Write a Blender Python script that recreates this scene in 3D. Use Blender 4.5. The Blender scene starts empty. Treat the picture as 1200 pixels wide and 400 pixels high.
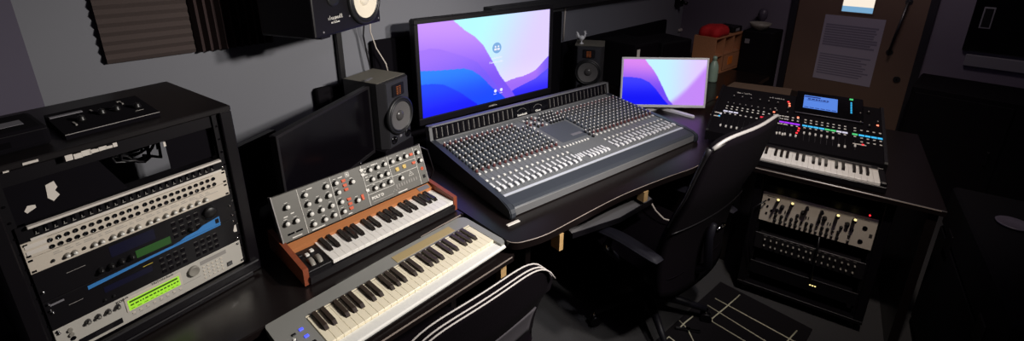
import bpy, bmesh, math, random
from mathutils import Vector, Matrix, Euler
random.seed(7)
SC = bpy.context.scene
COL = SC.collection
PI = math.pi
R = math.radians

# ---------------------------------------------------------------- materials
def lin(c):
    return tuple(((v / 12.92) if v <= 0.04045 else ((v + 0.055) / 1.055) ** 2.4) for v in c)

def rgb(r, g, b):
    return lin((r / 255, g / 255, b / 255)) + (1.0,)

def mat(name, col, rough=0.5, metal=0.0, emit=None, estr=0.0, noise=0.0, nscale=30.0, bump=0.0, spec=0.5, coat=0.0):
    m = bpy.data.materials.new(name)
    m.use_nodes = True
    nt = m.node_tree
    b = nt.nodes['Principled BSDF']
    b.inputs['Base Color'].default_value = col
    b.inputs['Roughness'].default_value = rough
    b.inputs['Metallic'].default_value = metal
    b.inputs['Specular IOR Level'].default_value = spec
    if coat:
        b.inputs['Coat Weight'].default_value = coat
    if emit:
        b.inputs['Emission Color'].default_value = emit
        b.inputs['Emission Strength'].default_value = estr
    if noise or bump:
        tc = nt.nodes.new('ShaderNodeTexCoord')
        n = nt.nodes.new('ShaderNodeTexNoise')
        n.inputs['Scale'].default_value = nscale
        n.inputs['Detail'].default_value = 4
        nt.links.new(tc.outputs['Object'], n.inputs['Vector'])
        if noise:
            mx = nt.nodes.new('ShaderNodeMix')
            mx.data_type = 'RGBA'
            mx.inputs[6].default_value = col
            k = 1 - noise
            mx.inputs[7].default_value = (col[0] * k, col[1] * k, col[2] * k, 1)
            nt.links.new(n.outputs['Fac'], mx.inputs[0])
            nt.links.new(mx.outputs[2], b.inputs['Base Color'])
        if bump:
            bp = nt.nodes.new('ShaderNodeBump')
            bp.inputs['Strength'].default_value = bump
            bp.inputs['Distance'].default_value = 0.002
            nt.links.new(n.outputs['Fac'], bp.inputs['Height'])
            nt.links.new(bp.outputs['Normal'], b.inputs['Normal'])
    return m

def wood_mat(name, c1, c2, rough=0.45, scale=(3, 40, 40)):
    m = bpy.data.materials.new(name)
    m.use_nodes = True
    nt = m.node_tree
    b = nt.nodes['Principled BSDF']
    b.inputs['Roughness'].default_value = rough
    tc = nt.nodes.new('ShaderNodeTexCoord')
    mp = nt.nodes.new('ShaderNodeMapping')
    mp.inputs['Scale'].default_value = scale
    n = nt.nodes.new('ShaderNodeTexNoise')
    n.inputs['Scale'].default_value = 2.0
    n.inputs['Detail'].default_value = 6
    mx = nt.nodes.new('ShaderNodeMix')
    mx.data_type = 'RGBA'
    mx.inputs[6].default_value = c1
    mx.inputs[7].default_value = c2
    nt.links.new(tc.outputs['Object'], mp.inputs['Vector'])
    nt.links.new(mp.outputs['Vector'], n.inputs['Vector'])
    nt.links.new(n.outputs['Fac'], mx.inputs[0])
    nt.links.new(mx.outputs[2], b.inputs['Base Color'])
    return m

def glow(name, col, s):
    return mat(name, (0.0, 0.0, 0.0, 1), 0.4, emit=col, estr=s)

M = {
 'wall': mat('painted_wall', rgb(119, 120, 127), 0.85, noise=0.08, nscale=3, bump=0.1),
 'wall_dark': mat('darker_wall', rgb(78, 73, 88), 0.9, noise=0.1, nscale=3),  # darker tone than the main wall
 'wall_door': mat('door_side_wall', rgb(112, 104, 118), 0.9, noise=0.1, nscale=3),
 'ceiling': mat('ceiling_paint', rgb(60, 58, 62), 0.95),
 'floor': mat('floor_carpet', rgb(60, 59, 61), 0.95, noise=0.35, nscale=120, bump=0.5),
 'door': mat('door_veneer', rgb(112, 88, 74), 0.55, noise=0.25, nscale=4),
 'frame': mat('black_paint_trim', rgb(26, 22, 30), 0.5),
 'foam': mat('acoustic_foam', rgb(82, 72, 70), 1.0, noise=0.2, nscale=200, bump=0.5, spec=0.1),
 'foam2': mat('darker_acoustic_foam', rgb(62, 50, 50), 1.0, noise=0.2, nscale=200, bump=0.5, spec=0.1),
 'desk': mat('black_laminate', rgb(25, 19, 19), 0.28, noise=0.25, nscale=12),
 'deskglint': mat('desk_edge_glint', rgb(150, 138, 130), 0.3),  # pale colour of the highlight painted along the desk edges
 'black': mat('black_plastic', rgb(15, 13, 17), 0.42, spec=0.35),
 'blackm': mat('matte_black_plastic', rgb(12, 9, 14), 0.8, spec=0.12),
 'blackg': mat('gloss_black', rgb(12, 11, 14), 0.12),
 'rack': mat('rack_black_paint', rgb(16, 13, 18), 0.42, noise=0.3, nscale=8, spec=0.3),
 'racktop': mat('dusty_rack_top', rgb(30, 26, 28), 0.42, noise=0.7, nscale=9, spec=0.35),
 'cream': mat('cream_panel', rgb(208, 198, 184), 0.5, noise=0.06, nscale=60),
 'silver': mat('silver_panel', rgb(200, 196, 188), 0.42, metal=0.15, noise=0.05, nscale=50),
 'metal': mat('bright_metal', rgb(200, 196, 190), 0.25, metal=1.0),
 'darkmetal': mat('dark_metal', rgb(90, 88, 90), 0.35, metal=0.9),
 'lcdgreen': glow('green_lcd_backlight', rgb(160, 222, 52), 1.0),
 'lcddark': mat('lcd_ink', rgb(60, 90, 20), 0.5),
 'lcdgreen2': glow('dim_green_display', rgb(38, 76, 30), 0.9),
 'lcdnavy': glow('navy_display', rgb(10, 10, 34), 0.8),
 'blue': mat('blue_stripe', rgb(60, 128, 196), 0.4),
 'yellow': mat('yellow_mark', rgb(200, 180, 70), 0.5),
 'text': mat('white_print', rgb(225, 222, 215), 0.6),
 'textdim': mat('grey_print', rgb(150, 146, 142), 0.6),
 'texttan': mat('tan_print', rgb(170, 155, 120), 0.6),
 'textdark': mat('dark_print', rgb(60, 56, 54), 0.6),
 'label': mat('white_label', rgb(215, 208, 200), 0.6),
 'labelgrey': mat('grey_label', rgb(120, 118, 124), 0.6),
 'knobk': mat('black_knob', rgb(20, 19, 20), 0.4),
 'knobw': mat('knob_white_cap', rgb(232, 230, 224), 0.35),
 'knobgrey': mat('grey_dial', rgb(140, 136, 128), 0.4),
 'synthpanel': mat('slate_synth_panel', rgb(102, 100, 95), 0.5),
 'orange': mat('orange_rocker', rgb(214, 96, 62), 0.5),
 'yellowsw': mat('yellow_rocker', rgb(214, 184, 104), 0.5),
 'cherry': wood_mat('cherry_wood', rgb(158, 82, 52), rgb(118, 56, 36), 0.45),
 'cherry2': wood_mat('light_cherry_rail', rgb(200, 132, 82), rgb(172, 106, 64), 0.45),
 'white_key': mat('white_key', rgb(246, 242, 236), 0.3),
 'cream_key': mat('cream_key', rgb(242, 232, 206), 0.35),
 'black_key': mat('black_key', rgb(34, 28, 26), 0.25),
 'brown_key': mat('dark_brown_key', rgb(58, 48, 42), 0.28),
 'mgrey': mat('silver_grey_case', rgb(150, 150, 146), 0.4, metal=0.2),
 'mtan': mat('tan_panel_strip', rgb(176, 156, 112), 0.45),
 'mlip': mat('pale_front_lip', rgb(236, 235, 230), 0.25),
 'bluebtn': glow('blue_button_light', rgb(60, 70, 235), 2.5),
 'mixpanel': mat('mixer_grey_panel', rgb(112, 114, 116), 0.5, noise=0.05, nscale=40),
 'mixdark': mat('mixer_dark_body', rgb(50, 54, 62), 0.42),
 'mixarm': mat('mixer_armrest', rgb(62, 66, 74), 0.38, noise=0.1, nscale=30),
 'mixlight': mat('mixer_light_strip', rgb(196, 200, 210), 0.35),
 'mixfront': mat('mixer_front_grey', rgb(112, 112, 114), 0.5, noise=0.1, nscale=200),
 'knobred': mat('maroon_knob', rgb(96, 52, 52), 0.4),
 'knobblue': mat('slate_knob', rgb(52, 60, 70), 0.4),
 'vu': mat('vu_window', rgb(14, 14, 18), 0.15),
 'white': mat('white_plastic', rgb(228, 228, 230), 0.35),
 'spk': mat('speaker_cabinet', rgb(44, 43, 46), 0.45, noise=0.1, nscale=40),
 'spktoplit': mat('lit_speaker_top', rgb(112, 108, 98), 0.6, noise=0.15, nscale=50),  # lighter beige: light falling on the cabinet top, put into the colour
 'cone': mat('woofer_cone', rgb(92, 90, 90), 0.5),
 'surround': mat('rubber_surround', rgb(24, 24, 26), 0.45),
 'dust': mat('dust_cap', rgb(70, 68, 68), 0.25),
 'whitecone': mat('white_cone', rgb(236, 226, 206), 0.55),
 'amber': mat('copper_tweeter', rgb(168, 100, 58), 0.35, metal=0.5, emit=rgb(200, 100, 40), estr=0.08),  # faint emission painted in; the tweeter is no lamp
 'fabric': mat('black_chair_fabric', rgb(11, 6, 12), 1.0, noise=0.3, nscale=150, bump=0.3, spec=0.08),
 'chairplastic': mat('chair_plastic', rgb(20, 19, 27), 0.5, spec=0.3),
 'piping': mat('pale_piping', rgb(196, 190, 186), 0.5),
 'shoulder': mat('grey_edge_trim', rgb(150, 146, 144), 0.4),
 'mesh': mat('chair_mesh', rgb(60, 56, 62), 0.8),
 'chrome': mat('chrome', rgb(220, 220, 220), 0.1, metal=1.0),
 'mat': mat('rubber_mat', rgb(16, 13, 17), 0.8, spec=0.2),
 'matline': mat('mat_cream_line', rgb(200, 196, 170), 0.7),
 'pine': wood_mat('pale_pine', rgb(206, 172, 120), rgb(180, 142, 92), 0.6),
 'drawer': mat('charcoal_drawer', rgb(98, 96, 98), 0.45),
 'boxwood': wood_mat('tan_cubby_wood', rgb(186, 130, 92), rgb(160, 106, 74), 0.6),
 'red': mat('red_fabric', rgb(196, 16, 26), 0.8, noise=0.3, nscale=20),
 'bottle': mat('mint_bottle', rgb(150, 176, 160), 0.35),
 'card': mat('brown_board', rgb(110, 90, 74), 0.8, noise=0.1, nscale=10),
 'orangelabel': mat('orange_sticker', rgb(220, 120, 40), 0.6),
 'cable': mat('black_cable', rgb(14, 12, 16), 0.4),
 'cablewhite': mat('white_cable', rgb(200, 190, 180), 0.5),
 'paper': mat('printed_paper', rgb(160, 152, 168), 0.8),
 'paperprint': mat('grey_text_block', rgb(122, 116, 134), 0.8),
 'sky': glow('lit_vision_panel', rgb(252, 238, 220), 1.0),
 'skyblue': glow('lit_lower_glass', rgb(120, 168, 205), 1.0),
 'plate': mat('wall_plate', rgb(176, 170, 160), 0.5),
 'led_r': glow('red_led', rgb(230, 40, 50), 2.0),
 'led_o': glow('orange_led', rgb(255, 120, 90), 2.5),
 'led_y': glow('yellow_led', rgb(255, 228, 150), 1.6),
 'led_p': glow('purple_scribble_strip', rgb(150, 40, 225), 1.3),
 'led_c': glow('cyan_scribble_strip', rgb(50, 170, 225), 1.3),
 'led_g': glow('green_scribble_strip', rgb(70, 190, 110), 1.2),
 'led_w': glow('white_scribble_strip', rgb(210, 205, 225), 1.0),
 'led_red': glow('red_scribble_strip', rgb(220, 40, 60), 1.2),
 'bluescreen': glow('blue_console_screen', rgb(84, 132, 226), 1.0),
 'screenink': glow('console_screen_ink', rgb(24, 40, 120), 0.8),
 'dish': mat('dull_grey_metal', rgb(78, 72, 86), 0.4),
 'screenoff': mat('switched_off_screen', rgb(10, 8, 12), 0.18),
 'bezel': mat('monitor_bezel', rgb(26, 24, 27), 0.4),
 'void': mat('deep_black_felt', rgb(13, 11, 16), 1.0, spec=0.1),
 'mixplate': mat('mixer_centre_plate', rgb(84, 88, 96), 0.45),
 'baffle': mat('baffle_grey', rgb(44, 44, 49), 0.45),
 'soffit': mat('black_trunking', rgb(24, 24, 28), 0.6),
}

# ---------------------------------------------------------------- mesh builder
class MB:
    def __init__(s):
        s.bm = bmesh.new()
        s.mi = 0
    def _fin(s, verts, T=None, smooth=False):
        if T is not None:
            bmesh.ops.transform(s.bm, matrix=T, verts=verts)
        fs = {f for v in verts for f in v.link_faces}
        for f in fs:
            f.material_index = s.mi
            f.smooth = smooth
        return s
    def box(s, x0, y0, z0, x1, y1, z1, bev=0.0, T=None, seg=1):
        r = bmesh.ops.create_cube(s.bm, size=1.0)
        vs = r['verts']
        bmesh.ops.scale(s.bm, vec=(abs(x1 - x0), abs(y1 - y0), abs(z1 - z0)), verts=vs)
        bmesh.ops.translate(s.bm, vec=((x0 + x1) / 2, (y0 + y1) / 2, (z0 + z1) / 2), verts=vs)
        if bev > 0:
            es = list({e for v in vs for e in v.link_edges})
            r2 = bmesh.ops.bevel(s.bm, geom=es, offset=bev, segments=seg, affect='EDGES', profile=0.5)
            vs = list({v for f in r2['faces'] for v in f.verts} | {v for v in vs if v.is_valid})
        return s._fin(vs, T)
    def cyl(s, p0, p1, r0, r1=None, seg=16, smooth=True, T=None):
        if r1 is None: r1 = r0
        p0 = Vector(p0); p1 = Vector(p1); d = p1 - p0
        r = bmesh.ops.create_cone(s.bm, cap_ends=True, segments=seg, radius1=r0, radius2=max(r1, 1e-5), depth=d.length)
        q = Vector((0, 0, 1)).rotation_difference(d.normalized()).to_matrix().to_4x4()
        Tm = Matrix.Translation((p0 + p1) / 2) @ q
        if T is not None: Tm = T @ Tm
        s._fin(r['verts'], Tm, False)
        if smooth:
            for f in {f for v in r['verts'] for f in v.link_faces}:
                if len(f.verts) == 4: f.smooth = True
        return s
    def lathe(s, prof, seg=24, T=None, smooth=True, cap=True):
        rings = []
        for (r, z) in prof:
            if r < 1e-6:
                rings.append([s.bm.verts.new((0, 0, z))])
            else:
                rings.append([s.bm.verts.new((r * math.cos(2 * PI * k / seg), r * math.sin(2 * PI * k / seg), z)) for k in range(seg)])
        vs = [v for g in rings for v in g]
        for a, b in zip(rings, rings[1:]):
            for k in range(seg):
                k2 = (k + 1) % seg
                if len(a) == 1 and len(b) == 1: continue
                if len(a) == 1: s.bm.faces.new((a[0], b[k], b[k2]))
                elif len(b) == 1: s.bm.faces.new((a[k], a[k2], b[0]))
                else: s.bm.faces.new((a[k], a[k2], b[k2], b[k]))
        if cap:
            if len(rings[0]) > 1: s.bm.faces.new(list(reversed(rings[0])))
            if len(rings[-1]) > 1: s.bm.faces.new(rings[-1])
        return s._fin(vs, T, smooth)
    def prism(s, pts, a, b, axis='z', T=None, smooth=False):
        """pts 2D; extruded along axis between a and b. axis z: (x,y); x: (y,z); y: (x,z)"""
        def P(p, h):
            if axis == 'z': return (p[0], p[1], h)
            if axis == 'x': return (h, p[0], p[1])
            return (p[0], h, p[1])
        A = [s.bm.verts.new(P(p, a)) for p in pts]
        B = [s.bm.verts.new(P(p, b)) for p in pts]
        n = len(pts)
        s.bm.faces.new(A); s.bm.faces.new(list(reversed(B)))
        for k in range(n):
            s.bm.faces.new((A[k], B[k], B[(k + 1) % n], A[(k + 1) % n]))
        s._fin(A + B, T, smooth)
        return s
    def grid(s, fn, nu, nv, T=None, smooth=True):
        V = [[s.bm.verts.new(fn(i / nu, j / nv)) for i in range(nu + 1)] for j in range(nv + 1)]
        for j in range(nv):
            for i in range(nu):
                s.bm.faces.new((V[j][i], V[j][i + 1], V[j + 1][i + 1], V[j + 1][i]))
        return s._fin([v for r in V for v in r], T, smooth)
    def shell(s, fn, fnb, nu, nv, T=None, smooth=True):
        """closed thick surface: front fn(u,v), back fnb(u,v)"""
        A = [[s.bm.verts.new(fn(i / nu, j / nv)) for i in range(nu + 1)] for j in range(nv + 1)]
        B = [[s.bm.verts.new(fnb(i / nu, j / nv)) for i in range(nu + 1)] for j in range(nv + 1)]
        for j in range(nv):
            for i in range(nu):
                s.bm.faces.new((A[j][i], A[j][i + 1], A[j + 1][i + 1], A[j + 1][i]))
                s.bm.faces.new((B[j][i], B[j + 1][i], B[j + 1][i + 1], B[j][i + 1]))
        for i in range(nu):
            s.bm.faces.new((A[0][i], B[0][i], B[0][i + 1], A[0][i + 1]))
            s.bm.faces.new((A[nv][i], A[nv][i + 1], B[nv][i + 1], B[nv][i]))
        for j in range(nv):
            s.bm.faces.new((A[j][0], A[j + 1][0], B[j + 1][0], B[j][0]))
            s.bm.faces.new((A[j][nu], B[j][nu], B[j + 1][nu], A[j + 1][nu]))
        return s._fin([v for g in (A, B) for r in g for v in r], T, smooth)
    def tube(s, pts, r, seg=8, T=None):
        pts = [Vector(p) for p in pts]
        rings = []
        up = Vector((0, 0, 1))
        n = len(pts)
        prev = None
        for k, p in enumerate(pts):
            t = (pts[min(k + 1, n - 1)] - pts[max(k - 1, 0)]).normalized()
            a = prev if prev is not None else (up if abs(t.z) < 0.9 else Vector((1, 0, 0)))
            a = (a - t * a.dot(t))
            if a.length < 1e-4: a = t.orthogonal()
            a.normalize(); b = t.cross(a); prev = a
            rr = r[k] if isinstance(r, (list, tuple)) else r
            rings.append([s.bm.verts.new(p + (a * math.cos(2 * PI * j / seg) + b * math.sin(2 * PI * j / seg)) * rr) for j in range(seg)])
        for A, B in zip(rings, rings[1:]):
            for j in range(seg):
                s.bm.faces.new((A[j], A[(j + 1) % seg], B[(j + 1) % seg], B[j]))
        s.bm.faces.new(list(reversed(rings[0]))); s.bm.faces.new(rings[-1])
        s._fin([v for g in rings for v in g], T, True)
        return s
    def mesh(s, name, mats):
        bmesh.ops.recalc_face_normals(s.bm, faces=s.bm.faces[:])
        me = bpy.data.meshes.new(name)
        s.bm.to_mesh(me); s.bm.free()
        for m in (mats if isinstance(mats, (list, tuple)) else [mats]):
            me.materials.append(M[m] if isinstance(m, str) else m)
        return me
    def obj(s, name, mats, parent=None, loc=(0, 0, 0), rot=(0, 0, 0), label=None):
        return put(s.mesh(name, mats), name, parent, loc, rot, label)

def put(me, name, parent=None, loc=(0, 0, 0), rot=(0, 0, 0), label=None):
    o = bpy.data.objects.new(name, me)
    COL.objects.link(o)
    o.location = loc; o.rotation_euler = rot
    if parent is not None: o.parent = parent
    if label: o['label'] = label
    return o

def thing(name, label, cat, loc=(0, 0, 0), rz=0.0, group=None):
    o = bpy.data.objects.new(name, None)
    COL.objects.link(o)
    o.empty_display_size = 0.05
    o.location = loc; o.rotation_euler = (0, 0, rz)
    o['label'] = label; o['category'] = cat
    if group: o['group'] = group
    return o

def tag(o, label, cat, group=None):
    o['label'] = label; o['category'] = cat
    if group: o['group'] = group
    return o

def structure(o):
    o['kind'] = 'structure'
    return o

def stuff(o):
    o['kind'] = 'stuff'
    return o

def text_mesh(s, size, align='LEFT', ext=0.0004, bold=0.0):
    cu = bpy.data.curves.new('lettering', 'FONT')
    cu.body = s; cu.size = size; cu.extrude = ext; cu.align_x = align; cu.offset = bold
    cu.resolution_u = 2
    o = bpy.data.objects.new('tmp', cu)
    COL.objects.link(o)
    bpy.context.view_layer.update()
    me = bpy.data.meshes.new_from_object(o.evaluated_get(bpy.context.evaluated_depsgraph_get()))
    bpy.data.objects.remove(o)
    return me

def text(s, size, m, parent, loc, rot, align='LEFT', bold=0.0, name='lettering', ext=0.0004, label=None):
    me = text_mesh(s, size, align, ext, bold)
    me.materials.clear(); me.materials.append(M[m])
    return put(me, name, parent, loc, rot, label)

class Plane:
    """a tilted face of a thing, in the thing's own frame: origin o, tilt t from horizontal (90 deg = upright, facing -y)"""
    def __init__(s, o, tdeg):
        s.o = Vector(o); s.t = R(tdeg)
        s.ex = Vector((1, 0, 0)); s.ev = Vector((0, math.cos(s.t), math.sin(s.t))); s.en = s.ex.cross(s.ev)
        s.rot = (s.t, 0, 0)
    def at(s, u, v, h=0.0):
        return s.o + s.ex * u + s.ev * v + s.en * h

def knob_mesh(r, h, m1='knobk', m2='knobw', caps=0.62, seg=12, pointer=True):
    b = MB()
    b.lathe([(r, 0), (r, h * .35), (r * .82, h * .5), (r * .78, h * .96), (r * .7, h)], seg)
    if pointer:
        b.mi = 1
        b.lathe([(r * caps, h), (r * caps, h * 1.06), (0, h * 1.08)], seg)
        b.box(-r * .1, 0, h * 1.02, r * .1, r * .8, h * 1.12)
    return b.mesh('knob', [m1, m2])

def keys(parent, P, nwhite, start, pitch, depth, white, black, bl=0.62, bw=0.55, skip=()):
    """piano keys as parts. P: Plane, u from the left, v from the FRONT edge. start: index in C D E F G A B of first white"""
    wb = MB(); wb.box(0.00025, 0, -0.014, pitch - 0.00025, depth, 0.0, bev=0.0007)
    wm = wb.mesh('white_key', white)
    kb = MB(); w = pitch * bw; L = depth * bl
    kb.prism([(0, 0), (L, 0), (L, 0.011), (0.012, 0.011), (0.0, 0.003)], -w / 2, w / 2, axis='x')
    km = kb.mesh('black_key', black)
    for i in range(nwhite):
        put(wm, 'white_key', parent, P.at(i * pitch, 0), P.rot)
    offs = {0: -0.08, 1: 0.08, 3: -0.1, 4: 0.0, 5: 0.1}
    for i in range(nwhite - 1):
        k = (start + i) % 7
        if k in offs:
            put(km, 'black_key', parent, P.at((i + 1 + offs[k]) * pitch, depth - L), P.rot)
# ---------------------------------------------------------------- the room
# main wall: direction 44.5 deg, 2.3 m from the photographer; the door wall stands square to it, 4.75 m away
WD = Vector((math.cos(R(44.5)), math.sin(R(44.5)), 0)); WN = Vector((-math.sin(R(44.5)), math.cos(R(44.5)), 0))
def W(s, n, z=0.0):
    """point: s along the main wall, n metres towards it from the photographer"""
    return Vector((WD.x * s + WN.x * n, WD.y * s + WN.y * n, z))
WALLN = 2.30; S0 = -0.073; S1 = 4.75; ZC = 2.75
RZW = R(44.5)          # local x along the wall, local -y into the room
RZD = R(-45.5)         # door wall: local x to the right, local -y into the room
def wall_local():
    return W(0, WALLN, 0)

def place_struct(b, name, mats, loc, rz):
    o = b.obj(name, mats, None, loc, (0, 0, rz))
    return structure(o)

b = MB(); b.box(S0 - 0.02, 0, 0, S1 + 0.1, 0.1, ZC); place_struct(b, 'wall_left', 'wall', W(0, WALLN), RZW)
b = MB(); b.box(-3.6, 0, 0, 0, 0.1, ZC); place_struct(b, 'wall_far_left', 'wall_dark', W(S0, WALLN), R(80))
# door wall with an opening; local frame: origin at foot of normal, x along direction -45.5deg
DO = Vector((-math.sin(RZD) * 0, 0, 0))
dn = Vector((-math.sin(RZD), math.cos(RZD), 0)); DO = dn * 4.75
DL, DR_, DH = -1.235, -0.365, 2.05
b = MB()
b.box(-2.35, 0, 0, DL - 0.05, 0.12, ZC); b.box(DR_ + 0.05, 0, 0, 2.6, 0.12, ZC); b.box(DL - 0.05, 0, DH + 0.05, DR_ + 0.05, 0.12, ZC)
place_struct(b, 'wall_right', 'wall_door', DO, RZD)
b = MB(); b.box(2.5, -7, 0, 2.6, 0.1, ZC); place_struct(b, 'wall_far_right', 'wall_dark', DO, RZD)
b = MB(); b.box(-1.2, -3.6, -0.1, 6.2, 6.5, 0.0)
o = b.obj('floor', 'floor'); structure(o)
b = MB(); b.box(-3.2, -3.6, ZC, 6.2, 6.5, ZC + 0.1)
o = b.obj('ceiling', 'ceiling'); structure(o)
bpy.data.objects['floor'].data.transform(Matrix.Translation((-1.5, 0, 0)))
# door
d = MB()
# leaf with a vision-panel opening: window u -0.915..-0.70, z 1.30..1.95
x0, x1, wz0, wz1 = -0.915, -0.70, 1.305, 1.95
d.box(DL, -0.005, 0.01, x0, 0.04, DH); d.box(x1, -0.005, 0.01, DR_, 0.04, DH)
d.box(x0, -0.005, 0.01, x1, 0.04, wz0); d.box(x0, -0.005, wz1, x1, 0.04, DH)
door = d.obj('door_1', 'door', None, DO, (0, 0, RZD)); structure(door)
f = MB()
f.box(DL - 0.05, -0.03, 0, DL - 0.002, 0.06, DH + 0.05); f.box(DR_ + 0.002, -0.03, 0, DR_ + 0.05, 0.06, DH + 0.05); f.box(DL - 0.05, -0.03, DH, DR_ + 0.05, 0.06, DH + 0.05)
o = f.obj('trim_1', 'frame', None, DO, (0, 0, RZD)); structure(o)
g = MB(); g.box(x0, 0.012, wz0 + 0.045, x1, 0.018, wz1); g.obj('vision_panel', 'sky', door, label='lit glass vision panel')
g = MB(); g.box(x0, 0.012, wz0, x1, 0.018, wz0 + 0.045); g.obj('vision_panel', 'skyblue', door, label='pale blue lower strip of the glass')
g = MB()
for (a, bb, c, e) in ((x0 - .012, wz0 - .012, x1 + .012, wz0), (x0 - .012, wz1, x1 + .012, wz1 + .012), (x0 - .012, wz0, x0, wz1), (x1, wz0, x1 + .012, wz1)):
    g.box(a, -0.01, bb, c, 0.0, e)
g.obj('glazing_bead', 'door', door)
h = MB(); h.cyl((-0.49, -0.055, 1.42), (-0.53, -0.055, 1.02), 0.009); h.cyl((-0.49, 0, 1.42), (-0.49, -0.055, 1.42), 0.008); h.cyl((-0.53, 0, 1.02), (-0.53, -0.055, 1.02), 0.008)
h.cyl((-0.49, -0.002, 1.42), (-0.49, -0.008, 1.42), 0.024); h.cyl((-0.53, -0.002, 1.02), (-0.53, -0.008, 1.02), 0.024)
h.obj('pull_handle', 'darkmetal', door)
h = MB(); h.cyl((-0.441, 0, 0.813), (-0.441, -0.014, 0.813), 0.024); h.mi = 1; h.box(-0.445, -0.018, 0.803, -0.437, -0.014, 0.823); h.obj('lock_cylinder', ['darkmetal', 'black'], door)
# notice on the door
nt_ = thing('paper_notice', 'large grey paper notice with two blocks of blurred print taped to the door', 'notice', DO + Matrix.Rotation(RZD, 3, 'Z') @ Vector((-0.81, -0.006, 0.99)), RZD)
p = MB(); p.box(-0.209, -0.0015, -0.279, 0.209, 0, 0.279); p.obj('sheet', 'paper', nt_)
p = MB()
rr = random.Random(3)
for k in range(9):
    z = 0.20 - k * 0.021
    p.box(-0.19, -0.0022, z - (0.009 if k < 5 else .011), 0.19 - rr.random() * 0.05, -0.0014, z + 0.005)
for k in range(9):
    z = -0.055 - k * 0.021
    p.box(-0.19, -0.0022, z - 0.007, 0.19 - rr.random() * 0.08, -0.0014, z + 0.005)
p.obj('print_block', 'paperprint', nt_)
# black board with a small plate and a pale strip under it, right of the door
bd = thing('black_board', 'black glossy board high on the wall right of the door', 'board', DO + Matrix.Rotation(RZD, 3, 'Z') @ Vector((0.35, 0, 1.5)), RZD)
p = MB(); p.box(-0.47, -0.035, -0.39, 0.55, -0.002, 0.5, bev=0.006); p.obj('board_panel', 'blackg', bd)
p = MB(); p.box(-0.42, -0.04, -0.22, -0.36, -0.034, -0.07, bev=0.002); p.mi = 1; p.box(-0.412, -0.043, -0.21, -0.368, -0.0395, -0.08, bev=0.002); p.obj('switch_plate', ['labelgrey', 'black'], bd)
p = MB(); p.box(-0.09, -0.03, 1.0, 0.9, 0, 1.085, bev=0.004)
o = p.obj('cable_trunking', 'labelgrey', None, DO, (0, 0, RZD)); tag(o, 'pale grey horizontal trunking on the wall just below the black board', 'trunking')
# acoustic foam, wedge profile
def foam_panel(name, u0, u1, z0, z1, horiz, m, label, n):
    t = thing(name, label, 'acoustic panel', W(u0, WALLN, z0), RZW, 'acoustic foam tiles on the wall')
    b = MB(); w = u1 - u0; hh = z1 - z0
    if horiz:      # ridges run along x
        st = hh / n; pts = [(0, 0)]
        for k in range(n):
            pts += [(-0.018, k * st), (-0.030, (k + .5) * st)]
        pts += [(-0.018, hh), (0, hh)]
        b.prism(pts, 0, w, axis='x')
    else:
        st = w / n; pts = [(0, 0)]
        for k in range(n):
            pts += [(k * st, -0.018), ((k + .5) * st, -0.045)]
        pts += [(w, -0.018), (w, 0)]
        b.prism(pts, 0, hh, axis='z')
    b.obj('wedge_foam', m, t)
    return t
foam_panel('foam_panel', 0.125, 0.410, 1.425, 2.025, True, 'foam', 'charcoal foam tile with horizontal ridges, left of the two wall tiles', 18)
foam_panel('foam_panel', 0.416, 0.716, 1.425, 2.025, False, 'foam2', 'charcoal foam tile with vertical ridges, beside the wall loudspeaker', 10)

# black trunking / shelf line along the wall above the big screen
p = MB(); p.box(2.0, -0.09, 1.395, 4.3, 0, 1.46, bev=0.005)
o = p.obj('rail', 'soffit', None, W(0, WALLN), (0, 0, RZW)); tag(o, 'black rail running along the wall above the large screen', 'rail')
cl = thing('clamp', 'small black clamp with pale dots on the wall above the white monitor', 'clamp', W(4.60, WALLN, 1.27), RZW)
p = MB(); p.box(-0.05, -0.05, -0.05, 0.05, 0, 0.05, bev=0.006); p.cyl((0, -0.05, 0), (0, -0.11, -0.01), 0.018); p.obj('clamp_body', 'black', cl)
p = MB(); p.lathe([(0.007, 0), (0.007, .004), (0, .006)], 10, Matrix.Translation((-0.02, -0.05, 0.02)) @ Matrix.Rotation(PI / 2, 4, 'X')); p.lathe([(0.007, 0), (0.007, .004), (0, .006)], 10, Matrix.Translation((0.035, -0.05, 0.03)) @ Matrix.Rotation(PI / 2, 4, 'X')); p.obj('screw_cap', 'label', cl)
# pale wires hanging behind the big screen
for (s, z0, z1, lab) in ((2.72, 1.35, 1.12, 'pale wire hanging on the wall beside the big screen, left of the pair'), (2.80, 1.38, 1.13, 'pale wire hanging on the wall beside the big screen, right of the pair')):
    p = MB(); p.tube([W(s + 0.01, WALLN - 0.012, z0), W(s + 0.004, WALLN - 0.012, (z0 + z1) / 2), W(s, WALLN - 0.012, z1)], 0.006)
    o = p.obj('hanging_wire', 'cablewhite'); tag(o, lab, 'wire')
hk = thing('corner_bracket', 'small white bracket on the wall left of the red bag', 'bracket', W(4.74, 2.299, 0.93), RZW)
p = MB(); p.box(-0.05, -0.02, 0.02, 0.03, 0, 0.045, bev=0.003); p.box(0.01, -0.02, -0.055, 0.03, 0, 0.045, bev=0.003); p.obj('bracket_arm', 'label', hk)
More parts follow.
